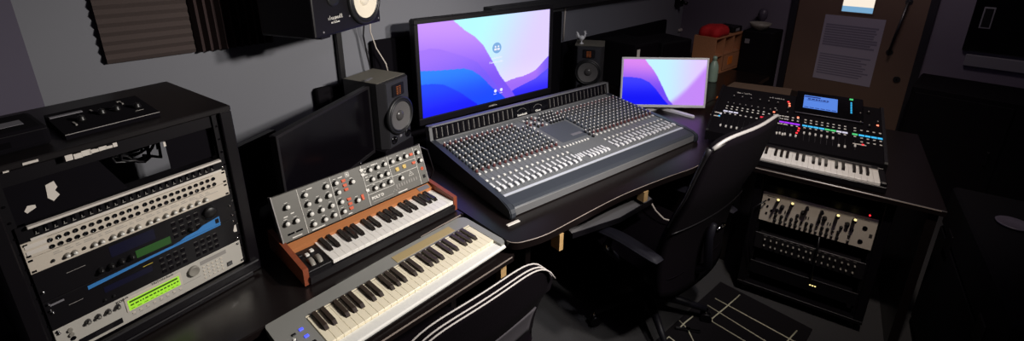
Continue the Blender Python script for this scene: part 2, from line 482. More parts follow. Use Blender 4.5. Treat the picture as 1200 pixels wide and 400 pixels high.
# vertical black conduit left of the first studio monitor + cable
p = MB(); p.box(1.005, -0.03, 0.75, 1.035, 0, 1.45, bev=0.003)
o = p.obj('conduit', 'black', None, W(0, WALLN), (0, 0, RZW)); tag(o, 'vertical black conduit on the wall under the hung loudspeaker', 'conduit')
p = MB(); p.box(0.87, -0.045, 0.0, 1.003, -0.005, 1.165, bev=0.006)
o = p.obj('partition', 'blackm', None, W(0, WALLN), (0, 0, RZW)); tag(o, 'narrow black partition by the wall behind the left studio monitor', 'partition')
p = MB(); p.box(1.19, -0.04, 0.0, 2.75, -0.01, 1.36, bev=0.01)
o = p.obj('absorber_panel', 'void', None, W(0, WALLN), (0, 0, RZW)); tag(o, 'black fabric absorber panel behind the large screen', 'acoustic panel')
p = MB(); p.box(2.76, -0.05, 0.0, 4.35, -0.01, 1.12, bev=0.01)
o = p.obj('absorber_panel', 'void', None, W(0, WALLN), (0, 0, RZW)); tag(o, 'low black fabric absorber panel behind the right studio monitor', 'acoustic panel')
# ---------------------------------------------------------------- desks
def slab(pts, z0, z1, name, m, parent):
    b = MB(); b.prism(pts, z0, z1, axis='z')
    es = [e for e in b.bm.edges if abs(e.verts[0].co.z - e.verts[1].co.z) < 1e-6]
    bmesh.ops.bevel(b.bm, geom=es, offset=0.004, segments=2, affect='EDGES')
    return b.obj(name, m, parent)
# keyboard desk (carries rack and synthesizer)
kd = thing('keyboard_desk', 'black laminate desk under the rack and the wooden synthesizer', 'desk', (0, 0, 0))
e48 = Vector((math.cos(R(47.5)), math.sin(R(47.5)), 0)); b48 = Vector((-e48.y, e48.x, 0))
A = Vector((-0.768, 1.172, 0))
fr = A + e48 * 0.83; fl = A - e48 * 1.05
br = fr + b48 * 0.99
def clampw(p):   # keep off the wall
    n = p.dot(WN)
    return p - WN * max(0, n - (WALLN - 0.012))
bl_ = Vector(W(S0 + 0.01, WALLN - 0.012)); 
fl2 = fl
br2 = Vector(W(0.98, WALLN - 0.115))
pts = [fl, fr, fr + b48 * 0.62, br2, Vector(W(S0 + 0.02, WALLN - 0.115))]
# left end: stay in front of the far-left wall
s_fl = fl.dot(WD)
if s_fl < S0 + 0.02: fl = fl + WD * (S0 + 0.02 - s_fl); pts[0] = fl
slab([(p.x, p.y) for p in pts], 0.722, 0.75, 'desktop', 'desk', kd)
b = MB(); T = Matrix.Translation(A) @ Matrix.Rotation(R(47.5), 4, 'Z')
b.box(-0.6, -0.0035, 0.7445, 0.81, -0.0002, 0.7495, T=T); b.obj('edge_glint', 'deskglint', kd)  # thin pale strip painting the lit line on the desk edge
for q in (0.78, -0.55):
    b = MB(); b.box(q, 0.05, 0, q + 0.03, 0.55, 0.722, T=T); b.obj('side_panel', 'desk', kd)
# sliding shelf in front, carrying the silver keyboard
ts = thing('keyboard_shelf', 'black shelf board in front of the keyboard desk carrying the silver keyboard', 'shelf', (0, 0, 0))
TT = Matrix.Translation((-0.090, 1.476, 0)) @ Matrix.Rotation(R(45.5), 4, 'Z')
b = MB(); b.prism([(-1.02, -0.002), (0.14, -0.002), (0.165, 0.02), (0.165, 0.28), (-1.02, 0.28)], 0.664, 0.69, axis='z', T=TT); b.obj('shelf_board', 'desk', ts)
b = MB(); b.box(-1.0, -0.0035, 0.684, 0.13, -0.001, 0.6895, T=TT); b.obj('edge_glint', 'deskglint', ts)  # painted highlight on the shelf's front edge
b = MB(); b.box(0.115, 0.045, 0.0, 0.145, 0.075, 0.664, T=TT); b.obj('leg', 'pine', ts, label='pale wooden leg')
b = MB(); b.box(-0.98, 0.2, 0.0, -0.95, 0.23, 0.664, T=TT); b.obj('leg', 'pine', ts, label='pale wooden leg')
# mixing desk with a curved front edge
md = thing('mixing_desk', 'wide black desk with curved front edge under the mixing console', 'desk', (0, 0, 0))
front = [(-0.030, 1.600), (-0.012, 1.583), (0.012, 1.575), (0.05, 1.583), (0.139, 1.630), (0.255, 1.726), (0.379, 1.832), (0.51, 1.937), (0.661, 2.041), (0.80, 2.13), (0.958, 2.228), (1.05, 2.33), (1.25, 2.65)]
def catmull(P, n=6):
    out = []
    for k in range(len(P) - 1):
        p0 = P[max(k - 1, 0)]; p1 = P[k]; p2 = P[k + 1]; p3 = P[min(k + 2, len(P) - 1)]
        for j in range(n):
            t = j / n
            out.append(tuple(0.5 * (2 * p1[i] + (p2[i] - p0[i]) * t + (2 * p0[i] - 5 * p1[i] + 4 * p2[i] - p3[i]) * t * t + (3 * p1[i] - p0[i] - 3 * p2[i] + p3[i]) * t ** 3) for i in (0, 1)))
    out.append(P[-1]); return out
front = catmull(front)
sA = fr + b48 * 0.02 + e48 * 0.004
backs = [W(3.3, 0.85), W(4.05, 0.85), W(4.05, 1.25), W(4.34, 1.25), W(4.34, 2.235), W(1.0, 2.185)]
pts = front + [(p.x, p.y) for p in backs] + [tuple((fr + b48 * 0.62 + e48 * 0.006)[:2]), tuple(sA[:2])]
slab(pts, 0.715, 0.75, 'desktop', 'desk', md)
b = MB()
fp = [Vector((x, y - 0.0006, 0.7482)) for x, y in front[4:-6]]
b.tube(fp, 0.0019, 6); b.obj('edge_glint', 'deskglint', md)  # pale tube drawing the highlight along the curved edge
def yawbox(name, m, par, cx, cy, z0, z1, w, dd, deg, label=None, bev=0.0):
    b = MB(); b.box(-w / 2, -dd / 2, z0, w / 2, dd / 2, z1, bev=bev, T=Matrix.Translation((cx, cy, 0)) @ Matrix.Rotation(R(deg), 4, 'Z'))
    return b.obj(name, m, par, label=label)
yawbox('wood_block', 'pine', md, 0.192, 1.700, 0.635, 0.7148, 0.022, 0.05, 40, 'pale pine block')
yawbox('wood_block', 'pine', md, 0.640, 2.045, 0.66, 0.7148, 0.03, 0.04, 35, 'pale pine block')
yawbox('side_panel', 'desk', md, -0.08, 1.99, 0.0, 0.715, 0.03, 0.5, 38)
yawbox('side_panel', 'desk', md, 1.10, 2.95, 0.0, 0.715, 0.03, 0.6, 38)
b = MB(); b.prism([(0.0, 0), (1.2, 0), (1.2, 0.6), (0, 0.6)], -0.01, 0.01, axis='y', T=Matrix.Translation((-0.30, 2.22, 0.1)) @ Matrix.Rotation(R(37.5), 4, 'Z')); b.obj('modesty_panel', 'blackm', md)
# small white tag lying at the console's front-left corner
b = MB(); b.box(-0.032, -0.008, 0, 0.032, 0.008, 0.006, bev=0.002, T=Matrix.Rotation(R(37), 4, 'Z'))
o = b.obj('adhesive_tag', 'label', None, (0.007, 1.70, 0.7505)); tag(o, 'small white tag on the desk at the front left corner of the console', 'tag')
# drawer under the mixing desk
dr = thing('pullout_tray', 'charcoal pull-out tray hanging below the mixing desk edge', 'tray', (0, 0, 0))
b = MB()
P4 = [(0.252, 1.897), (0.276, 1.835), (0.52, 1.965), (0.721, 2.135), (0.69, 2.26), (0.47, 2.08)]
P4 = [(x * .977, y * .977) for x, y in P4]
b.prism(P4, 0.620, 0.637, axis='z'); b.obj('tray_board', 'drawer', dr)
b = MB(); b.prism([(x * .977, y * .977) for x, y in ((0.276, 1.833), (0.52, 1.963), (0.721, 2.133), (0.717, 2.14), (0.518, 1.970), (0.274, 1.840))], 0.614, 0.638, axis='z'); b.obj('front_lip', 'black', dr)
for (x, y) in ((0.335, 1.90), (0.645, 2.15)):
    b = MB(); b.box(x - .012, y - .012, 0.637, x + .012, y + .012, 0.7145); b.obj('hanger', 'black', dr)
for (x, y, n) in ((0.395, 1.955, 0.045), (0.60, 2.10, 0.055)):
    b = MB(); b.box(-n / 2, -0.008, 0.6372, n / 2, 0.008, 0.640, T=Matrix.Translation((x, y, 0)) @ Matrix.Rotation(R(38), 4, 'Z')); b.obj('white_sticker', 'label', dr, label='white sticker')
# white cable under the desk
b = MB(); b.tube([(0.72, 2.17, 0.58), (0.74, 2.12, 0.55), (0.77, 2.08, 0.53), (0.82, 2.06, 0.525), (0.86, 2.07, 0.52)], 0.0045); b.mi = 1; b.cyl((0.86, 2.07, 0.52), (0.89, 2.085, 0.52), 0.009)
o = b.obj('white_cable', ['cablewhite', 'metal']); tag(o, 'white cable with a metal plug hanging under the mixing desk', 'cable')
# right-hand desk
RD = R(-33.5); rdO = Vector((1.234, 2.135, 0))
rt = thing('rack_desk', 'black desk at the right under the digital console', 'desk', rdO, RD)
b = MB(); b.box(-0.16, 0, 0.762, 0.72, 1.0, 0.79, bev=0.003); b.obj('desktop', 'desk', rt)
b = MB(); b.box(-0.14, -0.003, 0.7855, 0.70, 0.0005, 0.7885); b.obj('edge_glint', 'deskglint', rt)  # painted highlight along the right desk's edge
b = MB(); b.box(0.665, 0.02, 0, 0.70, 0.9, 0.762); b.obj('side_panel', 'desk', rt)
b = MB(); b.box(-0.14, 0.30, 0, -0.11, 0.60, 0.762); b.obj('side_panel', 'desk', rt)
# far table along the wall
ft = thing('side_table', 'dark table near the door carrying the wooden cubby', 'table', W(4.3, 1.5), RZW)
b = MB(); b.box(0.05, 0.08, 0.725, 0.40, 0.72, 0.75, bev=0.003); b.obj('table_top', 'desk', ft)
b = MB(); b.box(0.12, 0.10, 0, 0.16, 0.14, 0.725); b.obj('leg', 'desk', ft)
b = MB(); b.box(0.35, 0.64, 0, 0.39, 0.68, 0.725); b.obj('leg', 'desk', ft)
# ---------------------------------------------------------------- left rack, local frame: x along the front, y back, z up from the desk
RR = R(55.7); RO = Vector((-1.206, 0.986, 0.7505)); V0 = 0.4095   # V0: height of the face origin above the desk
def rack_pt(x, y, z):
    return RO + Matrix.Rotation(RR, 3, 'Z') @ Vector((x, y, z))
rk = thing('equipment_rack', 'tall open-backed black rack cabinet standing on the desk at the left', 'rack', RO, RR)
TOPZ = 0.62
for (a, bb) in ((-0.045, -0.012), (0.497, 0.533)):
    b = MB(); b.box(a, -0.012, 0, bb, 0.45, TOPZ - 0.018, bev=0.003); b.obj('side_panel', 'rack', rk)
b = MB(); b.box(-0.045, -0.012, TOPZ - 0.018, 0.533, 0.45, TOPZ, bev=0.003); b.obj('top_panel', 'racktop', rk)
b = MB(); b.box(-0.012, 0.01, TOPZ - 0.062, 0.497, 0.028, TOPZ - 0.018); b.obj('top_rail', 'rack', rk)
b = MB(); b.box(-0.012, -0.03, 0.0, 0.497, 0.44, 0.018, bev=0.003); b.box(-0.012, -0.028, 0.018, 0.525, -0.008, 0.05, bev=0.004); b.obj('base_panel', 'rack', rk)
for x in (-0.011, 0.4785):
    b = MB(); b.box(x, 0.003, 0.05, x + 0.018, 0.022, TOPZ - 0.02)
    b.mi = 1
    for k in range(12):
        z = 0.07 + k * 0.0445
        b.cyl((x + 0.009, 0.0005, z), (x + 0.009, 0.0035, z), 0.0032, seg=8)
    b.obj('mounting_rail', ['black', 'blackg'], rk)
b = MB(); b.box(0.496, 0.03, 0.395, 0.4975, 0.10, 0.47); b.obj('torn_sticker', 'label', rk, label='torn white sticker')
# torn white tape on the top front edge
b = MB(); rr = random.Random(5)
x = 0.125
while x < 0.225:
    w = 0.006 + rr.random() * 0.014; h = 0.006 + rr.random() * 0.008
    b.box(x, -0.0135, TOPZ - 0.026 - h / 2, x + w, -0.0122, TOPZ - 0.026 + h / 2 + rr.random() * .004); x += w * (0.8 + rr.random() * 0.35)
b.obj('torn_tape', 'label', rk, label='torn strip of white tape')
# white patches visible inside the open bay
b = MB(); b.prism([(-0.010, 0.455), (0.235, 0.455), (0.19, TOPZ - 0.062), (-0.010, TOPZ - 0.062)], 0.009, 0.012, axis='y'); b.obj('bay_plate', 'void', rk)
b = MB(); b.box(0.352, 0.030, 0.455, 0.4785, 0.033, TOPZ - 0.018); b.obj('bay_plate', 'void', rk)
b = MB(); b.box(0.346, 0.026, 0.535, 0.352, 0.0295, 0.549); b.obj('torn_sticker', 'label', rk)
b = MB(); b.prism([(0.075, 0.50), (0.078, 0.535), (0.095, 0.54), (0.098, 0.522), (0.092, 0.515), (0.098, 0.50), (0.084, 0.488)], 0.0075, 0.0088, axis='y')
b.prism([(0.028, 0.485), (0.036, 0.497), (0.05, 0.494), (0.05, 0.486), (0.032, 0.478)], 0.0075, 0.0088, axis='y')
b.obj('torn_sticker', 'label', rk, label='torn white sticker scraps')

def unit(name, label, cat, vtop, U_, m, depth=0.2, group=None, ears=True, w=0.4826, parent_loc=None):
    depth = {0.0445: .05, 0.0: .05, -0.0445: .14}.get(vtop, depth)
    """rack unit hung at face height vtop (below face origin), U_ units tall"""
    h = U_ * 0.04445
    z0 = V0 + vtop - h
    t = thing(name, label, cat, rack_pt(0, 0, z0), RR, group)
    b = MB()
    b.box(0, -0.004, 0.0006, w, 0.0025, h - 0.0006, bev=0.0008)
    b.obj('front_panel', m, t)
    b = MB(); b.box(0.022, 0.003, 0.002, w - 0.022, depth, h - 0.002); b.obj('chassis', 'black', t)
    if ears:
        b = MB()
        for x in (0.0075, w - 0.0075):
            for z in ([0.0065, h - 0.0065]):
                b.box(x - 0.0045, -0.0046, z - 0.0028, x + 0.0045, -0.0038, z + 0.0028, bev=0.0)
        b.obj('rack_slot', 'blackg', t)
    return t, Plane((0, -0.004, 0), 90), h

def screws(t, pts, m='chrome'):
    me = None
    for (u, v) in pts:
        if me is None:
            b = MB(); b.lathe([(0.0045, 0), (0.0045, 0.002), (0.003, 0.0035), (0, 0.0038)], 10); me = b.mesh('screw', m)
        put(me, 'rack_screw', t, (u, -0.004, v), (PI / 2, 0, 0))

# 1: black jack patchbay with white strips
t, P, h = unit('jack_patchbay', 'black patchbay with slim jacks between white strips, topmost in the left rack', 'patchbay', 0.0445, 1, 'black', ears=False)
b = MB(); b.box(0.02, -0.018, h - 0.007, 0.472, -0.004, h - 0.0006, bev=0.001); b.obj('label_strip', 'label', t, label='white label strip on the upper edge')
b = MB(); b.box(0.02, -0.007, 0.0008, 0.472, -0.004, 0.0075, bev=0.0006); b.obj('label_strip', 'label', t, label='white label strip on the lower edge')
jb = MB(); jb.box(-0.004, -0.009, 0, 0.004, 0.009, 0.003, bev=0.001); jb.mi = 1; jb.box(-0.0022, -0.008, 0.003, -0.0008, -0.001, 0.0036); jb.box(-0.0035, -0.0085, 0.003, 0.0035, -0.007, 0.0036)
jm = jb.mesh('jack', ['blackg', 'textdim'])
for k in range(24):
    put(jm, 'jack', t, P.at(0.035 + k * 0.0179, 0.023), P.rot)
screws(t, [(0.475, 0.034), (0.477, 0.012)])
# 2: cream patchbay, two rows of 24
t, P, h = unit('cream_patchbay', 'cream patchbay with two rows of round jacks and white tape labels at its left end', 'patchbay', 0.0, 1, 'cream')
hb = MB(); hb.lathe([(0.0058, 0), (0.0058, 0.0022), (0.0042, 0.0024), (0.0038, 0.0006), (0, 0.0006)], 14); hm = hb.mesh('jack', 'blackg')
for row in (0.0105, 0.0295):
    for k in range(24):
        put(hm, 'jack', t, P.at(0.052 + k * 0.01685 + (0.004 if k > 11 else 0), row), P.rot)
b = MB(); b.box(0.05, -0.0044, 0.0405, 0.232, -0.0038, 0.0415); b.box(0.245, -0.0044, 0.0405, 0.445, -0.0038, 0.0415); b.box(0.05, -0.0044, 0.0015, 0.232, -0.0038, 0.0025); b.box(0.245, -0.0044, 0.0015, 0.445, -0.0038, 0.0025); b.obj('printed_rule', 'textdark', t)
for z in (0.009, 0.026):
    b = MB(); b.box(0.005, -0.0052, z, 0.046, -0.0038, z + 0.011, bev=0.0004); b.obj('tape_label', 'label', t, label='white tape label')
# 3: cream processor with a row of knobs
t, P, h = unit('dynamics_processor', 'cream one-unit processor with a single row of pale knobs, under the cream patchbay', 'processor', -0.0445, 1, 'cream')
km = knob_mesh(0.0065, 0.011, 'knobgrey', 'knobw', 0.7, 14)
km2 = knob_mesh(0.0042, 0.005, 'knobk', 'knobk', 0.6, 10, pointer=False)
xs = [0.045, 0.073, 0.088, 0.108, 0.13, 0.146, 0.171, 0.19, 0.212, 0.23, 0.258, 0.276, 0.30, 0.322, 0.344, 0.366, 0.388, 0.41]
for k, x in enumerate(xs):
    put(km2 if k in (0, 3) else km, 'control_knob', t, P.at(x, 0.016), P.rot)
b = MB(); rr = random.Random(9); x = 0.05
while x < 0.42:
    w = 0.008 + rr.random() * 0.02; b.box(x, -0.0044, 0.031, x + w, -0.0038, 0.0325); b.box(x, -0.0044, 0.036, x + w * .7, -0.0038, 0.0375); x += w + 0.006
b.box(0.0385 * 10, -0.0044, 0.026, 0.45, -0.0038, 0.0275); b.obj('printed_legend', 'textdim', t)
# 4: black 2U module with navy + green displays and a big dial
t, P, h = unit('sound_module', 'black two-unit sound module with a navy display, a green window and a big black dial', 'sound module', -0.089, 2, 'black', ears=False)
b = MB(); b.box(0.155, -0.0046, 0.045, 0.262, -0.0038, 0.079); b.obj('display', 'lcdnavy', t, label='dark navy display')
b = MB(); b.box(0.208, -0.0052, 0.010, 0.296, -0.0040, 0.034); b.obj('display', 'lcdgreen2', t, label='dim green window')
b = MB(); b.lathe([(0.019, 0), (0.019, 0.012), (0.017, 0.014), (0, 0.0145)], 28); b.obj('dial', 'knobk', t, P.at(0.412, 0.058), P.rot)
b = MB(); b.box(-.006, -.005, 0, .006, .005, .002, bev=.0006); bm1 = b.mesh('button', 'blackm')
for i in range(4):
    for j in range(3):
        put(bm1, 'button', t, P.at(0.312 + i * 0.021, 0.024 + j * 0.021), P.rot)
b = MB()
for i in range(4):
    for j in range(3):
        b.box(0.307 + i * .021, -0.0044, 0.0315 + j * .021, 0.317 + i * .021, -0.0038, 0.0322 + j * .021)
b.box(0.06, -0.0044, 0.055, 0.10, -0.0038, 0.0562); b.box(0.385, -0.0044, 0.004, 0.44, -0.0038, 0.0048); b.obj('printed_legend', 'textdim', t)
km3 = knob_mesh(0.0085, 0.014, 'knobk', 'knobk', 0.6, 16, pointer=True)
for x in (0.125, 0.148, 0.172, 0.196): put(km3, 'control_knob', t, P.at(x, 0.022), P.rot)
put(km3, 'control_knob', t, P.at(0.352, 0.026), P.rot)
screws(t, [(0.474, 0.05), (0.476, 0.014), (0.008, 0.03)])
# 5: black 2U module with the blue stripe
t, P, h = unit('synthesizer_module', 'black two-unit synthesizer module crossed by a bright blue stripe', 'sound module', -0.178, 2, 'black', ears=False)
s5 = 0.0889
b = MB(); b.prism([(0.09, s5 - 0.0185), (0.09, s5 - 0.007), (0.28, s5 - 0.0005), (0.437, s5 - 0.0005), (0.437, s5 - 0.004), (0.24, s5 - 0.0095)], -0.0048, -0.0038, axis='y')
b.obj('blue_stripe', 'blue', t, label='bright blue stripe')
b = MB(); b.box(0.12, -0.0046, 0.038, 0.235, -0.0038, 0.056); b.obj('display', 'lcdnavy', t, label='dark blue display')
b = MB(); b.box(0.215, -0.0048, 0.063, 0.24, -0.0038, 0.0645); b.obj('printed_mark', 'yellow', t, label='yellow printed mark')
for i in range(9):
    for j in range(3):
        if i in (4,): continue
        put(bm1, 'button', t, P.at(0.262 + i * 0.019, 0.018 + j * 0.02), P.rot)
b = MB()
for i in range(9):
    for j in range(3):
        if i in (4,): continue
        b.box(0.258 + i * .019, -0.0044, 0.0255 + j * .02, 0.266 + i * .019, -0.0038, 0.0261 + j * .02)
b.box(0.045, -0.0044, 0.052, 0.075, -0.0038, 0.0532); b.obj('printed_legend', 'textdim', t)
b = MB(); b.box(0.012, -0.0046, 0.072, 0.04, -0.0038, 0.0775); b.obj('label_tag', 'labelgrey', t)
screws(t, [(0.009, 0.080), (0.009, 0.060), (0.012, 0.052), (0.475, 0.08), (0.476, 0.012)])
b = MB(); b.prism([(0.470, 0.044), (0.476, 0.062), (0.481, 0.062), (0.481, 0.036), (0.472, 0.038)], -0.0052, -0.0042, axis='y'); b.obj('torn_label', 'label', t, label='torn scrap of white label')
for x in (0.115, 0.135): put(km2, 'control_knob', t, P.at(x, 0.018), P.rot)
# extra blue piece sits on unit 4's lower right
u4 = [o for o in bpy.data.objects if o.name.startswith('sound_module')][0]
b = MB(); b.prism([(0.30, 0.0008), (0.437, 0.0008), (0.437, 0.029), (0.385, 0.0215), (0.37, 0.013), (0.335, 0.010), (0.318, 0.003)], -0.0052, -0.0042, axis='y'); b.mi = 1; b.box(0.423, -0.0056, 0.008, 0.434, -0.0051, 0.024); b.obj('blue_stripe', ['blue', 'black'], u4, label='bright blue end of the stripe')
# 6: silver 2U workstation module
t, P, h = unit('workstation_module', 'silver two-unit workstation module with a glowing green display, lowest in the left rack', 'sound module', -0.267, 2, 'silver', ears=False)
b = MB(); b.box(0.152, -0.0062, 0.034, 0.298, -0.0038, 0.079, bev=0.001); b.obj('display_bezel', 'cream', t)
b = MB(); b.box(0.158, -0.0066, 0.037, 0.292, -0.006, 0.071); d = b.obj('display', 'lcdgreen', t, label='glowing yellow-green display')
b = MB(); b.box(0.162, -0.0072, 0.062, 0.287, -0.0065, 0.0675)
rr = random.Random(2); x = 0.163
while x < 0.285:
    w = 0.003 + rr.random() * 0.006; b.box(x, -0.0072, 0.051, x + w, -0.0065, 0.0555); x += w + 0.003
x = 0.163
while x < 0.285:
    w = 0.003 + rr.random() * 0.008; b.box(x, -0.0072, 0.041, x + w, -0.0065, 0.0425); x += w + 0.006
b.obj('display_characters', 'lcddark', d)
text('KORG', 0.0105, 'textdark', t, P.at(0.134, 0.0765, 0.0002), P.rot, bold=0.0004)
text('TRITON-Rack', 0.0098, 'textdark', t, P.at(0.222, 0.0808, 0.0002), P.rot, bold=0.0001)
b = MB(); b.lathe([(0.0165, 0), (0.0165, 0.008), (0.015, 0.010), (0.0135, 0.010), (0.011, 0.0088), (0, 0.0085)], 32); b.obj('dial', 'knobgrey', t, P.at(0.333, 0.062), P.rot)
kk = knob_mesh(0.0065, 0.013, 'darkmetal', 'knobgrey', 0.5, 16)
for x in (0.069, 0.0915, 0.114, 0.136): put(kk, 'control_knob', t, P.at(x, 0.070), P.rot)
b = MB()
for z in (0.0705, 0.056): b.cyl((0.031, -0.004, z), (0.031, -0.010, z), 0.0052, seg=14)
b.obj('volume_button', 'knobgrey', t)
b = MB(); b.cyl((0.032, -0.0035, 0.041), (0.032, -0.006, 0.041), 0.0058, seg=16); b.obj('headphone_socket', 'blackg', t)
b = MB(); b.box(0.04, -0.0052, 0.010, 0.138, -0.0038, 0.028, bev=0.0006); b.mi = 1; b.box(0.075, -0.0058, 0.012, 0.115, -0.005, 0.025); b.obj('disk_slot', ['black', 'bezel'], t)
b = MB(); b.box(-.0032, -.0024, 0, .0032, .0024, .0018, bev=.0005); bm2 = b.mesh('button', 'cream')
for k in range(8): put(bm2, 'button', t, P.at(0.166 + k * 0.0175, 0.024), P.rot)
for i in range(5):
    for j in range(4): put(bm2, 'button', t, P.at(0.362 + i * 0.0135, 0.016 + j * 0.0135), P.rot)
b = MB(); b.box(0.355, -0.0044, 0.066, 0.435, -0.0038, 0.080); b.obj('printed_legend', 'textdim', t)
b = MB()
for k in range(8): b.box(0.162 + k * .0175, -0.0044, 0.016, 0.170 + k * .0175, -0.0038, 0.0175)
for k in range(4): b.box(0.062 + k * .0225, -0.0044, 0.0555, 0.075 + k * .0225, -0.0038, 0.057)
b.box(0.30, -0.0044, 0.030, 0.35, -0.0038, 0.0315); b.obj('printed_rule', 'textdim', t)
b = MB(); b.box(0.430, -0.0065, 0.014, 0.447, -0.0038, 0.030, bev=0.001); b.obj('power_button', 'blackg', t, label='black square button')
screws(t, [(0.008, 0.082), (0.0095, 0.075), (0.474, 0.080), (0.478, 0.012)])
# cables coiled in the open bay
def coil(name, label, c, r, n, tube, m='cable', tilt=1.2, seed=1, grow=0.02):
    rr = random.Random(seed); pts = []
    for k in range(n * 14):
        a = k / 14 * 2 * PI; q = r * (1 + 0.2 * math.sin(k * 0.37 + seed)) + 0.01 * math.sin(k * 1.3)
        pts.append((c[0] + q * math.cos(a), c[1] + 0.03 * math.sin(k * 0.21) + grow * k / 14, c[2] + q * math.sin(a) * 0.75))
    b = MB(); b.tube(pts, tube, 6, T=Matrix.Translation(RO) @ Matrix.Rotation(RR, 4, 'Z')); o = b.obj(name, m); tag(o, label, 'cable'); return o
coil('coiled_cable', 'black cable coiled in loops in the open bay at the top of the left rack', (0.305, 0.10, 0.505), 0.040, 6, 0.0045, seed=2)
b = MB(); b.tube([rack_pt(*p) for p in ((0.16, 0.35, 0.50), (0.20, 0.28, 0.52), (0.26, 0.22, 0.545), (0.33, 0.18, 0.55), (0.37, 0.14, 0.52), (0.36, 0.12, 0.47), (0.34, 0.2, 0.462))], 0.005, 8)
o = b.obj('power_lead', 'cable'); tag(o, 'thick black lead arching over the coiled cable inside the rack', 'cable')
# things on top of the rack
ct = thing('monitor_controller', 'black desktop controller with small knobs lying on the rack top', 'controller', rack_pt(0.15, 0.055, TOPZ + 0.0005), RR)
b = MB(); b.prism([(0, 0), (0, 0.014), (0.17, 0.032), (0.175, 0.0)], 0.0, 0.215, axis='x'); b.obj('housing', 'void', ct)
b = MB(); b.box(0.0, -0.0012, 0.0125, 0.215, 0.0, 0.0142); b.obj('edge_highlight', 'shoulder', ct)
PC = Plane((0, 0, 0.014), math.degrees(math.atan2(0.018, 0.17)))
kc = knob_mesh(0.010, 0.014, 'knobk', 'knobk', 0.5, 16)
for (u, v) in ((0.055, 0.07), (0.105, 0.085), (0.14, 0.085), (0.185, 0.07)): put(kc, 'knob', ct, PC.at(u, v), PC.rot)
b = MB()
for (u, v, w, l) in ((0.035, 0.045, .004, .03), (0.09, 0.115, .004, .02), (0.128, 0.10, .012, .003), (0.165, 0.12, .003, .03), (0.172, 0.045, .02, .0025), (0.16, 0.145, .009, .009)):
    b.box(u, v, PC.at(u, v).z + 0.0, u + w, v + l, PC.at(u, v + l).z + 0.0008)
b.obj('printed_mark', 'textdim', ct)
b = MB(); b.box(0.004, 0.132, PC.at(0, .132).z, 0.075, 0.146, PC.at(0, .146).z + 0.0012); b.obj('nameplate', 'labelgrey', ct)
pb = thing('power_supply_box', 'rounded black box with a pale label on the rack top, at the far left', 'box', rack_pt(-0.035, 0.05, TOPZ + 0.0005), RR)
b = MB(); b.box(0, 0, 0, 0.16, 0.17, 0.055, bev=0.014, seg=3); b.obj('case', 'void', pb)
b = MB(); b.box(0.06, 0.05, 0.0552, 0.125, 0.095, 0.0562); b.obj('label_sticker', 'labelgrey', pb, label='pale grey label')
b = MB(); b.box(0.05, -0.002, 0.018, 0.085, 0.0005, 0.032); b.obj('socket', 'blackg', pb)
b = MB(); b.box(0.055, -0.003, 0.046, 0.155, 0.0, 0.0475); b.obj('seam', 'bezel', pb)
b = MB(); b.box(0.05, -0.0145, TOPZ - 0.012, 0.078, -0.0125, TOPZ - 0.006); b.box(0.015, -0.0145, TOPZ - 0.018, 0.025, -0.0125, TOPZ - 0.014); b.obj('pale_sticker', 'label', rk, label='small pale stickers')
# ---------------------------------------------------------------- wooden synthesizer
sy = thing('analog_synthesizer', 'wood-cased analog synthesizer with tilted grey knob panel and 37 keys', 'synthesizer', (-0.696, 1.316, 0.7505), R(46.5))
SW = 0.668
b = MB()
for x in (0.0, SW - 0.018):
    b.prism([(0, 0.006), (0, 0.068), (0.004, 0.070), (0.175, 0.083), (0.30, 0.085), (0.305, 0.006)], x, x + 0.018, axis='x')
    o = b.obj('wooden_cheek', 'cherry', sy); b = MB()
b.bm.free()
b = MB(); b.box(0.018, 0.004, 0.004, SW - 0.018, 0.298, 0.030); b.box(0.018, 0.0, 0.006, SW - 0.018, 0.012, 0.034); b.box(0.018, 0.175, 0.03, SW - 0.018, 0.298, 0.072); b.obj('case', 'black', sy)
b = MB(); b.prism([(-0.006, 0.006), (-0.010, 0.034), (-0.004, 0.036), (0.004, 0.030), (0.004, 0.006)], 0.018, SW - 0.018, axis='x'); b.obj('front_strip', 'bezel', sy)
b = MB(); b.prism([(0.146, 0.030), (0.146, 0.0655), (0.178, 0.074), (0.178, 0.030)], 0.018, SW - 0.018, axis='x'); b.obj('wooden_rail', 'cherry2', sy, label='pale orange wooden rail')
b = MB(); b.prism([(0.150, 0.0668), (0.150, 0.0685), (0.172, 0.0745), (0.172, 0.0725)], SW - 0.085, SW - 0.03, axis='x'); b.obj('name_badge', 'labelgrey', sy, label='silver badge')
b = MB(); b.box(0.020, 0.008, 0.030, 0.104, 0.146, 0.0475, bev=0.002); b.obj('wheel_panel', 'black', sy)
for (x, z) in ((0.050, 0.046), (0.076, 0.046)):
    b = MB(); b.cyl((x - 0.0075, 0.055, z - 0.016), (x + 0.0075, 0.055, z - 0.016), 0.031, seg=28); b.obj('performance_wheel', 'knobgrey', sy)
for (x, y, m, l) in ((0.078, 0.112, 'knobw', 'white rocker'), (0.056, 0.098, 'knobw', 'white rocker'), (0.036, 0.112, 'black', None)):
    b = MB(); b.box(x - 0.007, y - 0.009, 0.0475, x + 0.007, y + 0.009, 0.055, bev=0.002); b.obj('rocker_switch', m, sy, label=l)
KP = Plane((0.106, 0.002, 0.052), 0)
keys(sy, KP, 22, 0, 0.02465, 0.145, 'white_key', 'black_key', bl=0.62)
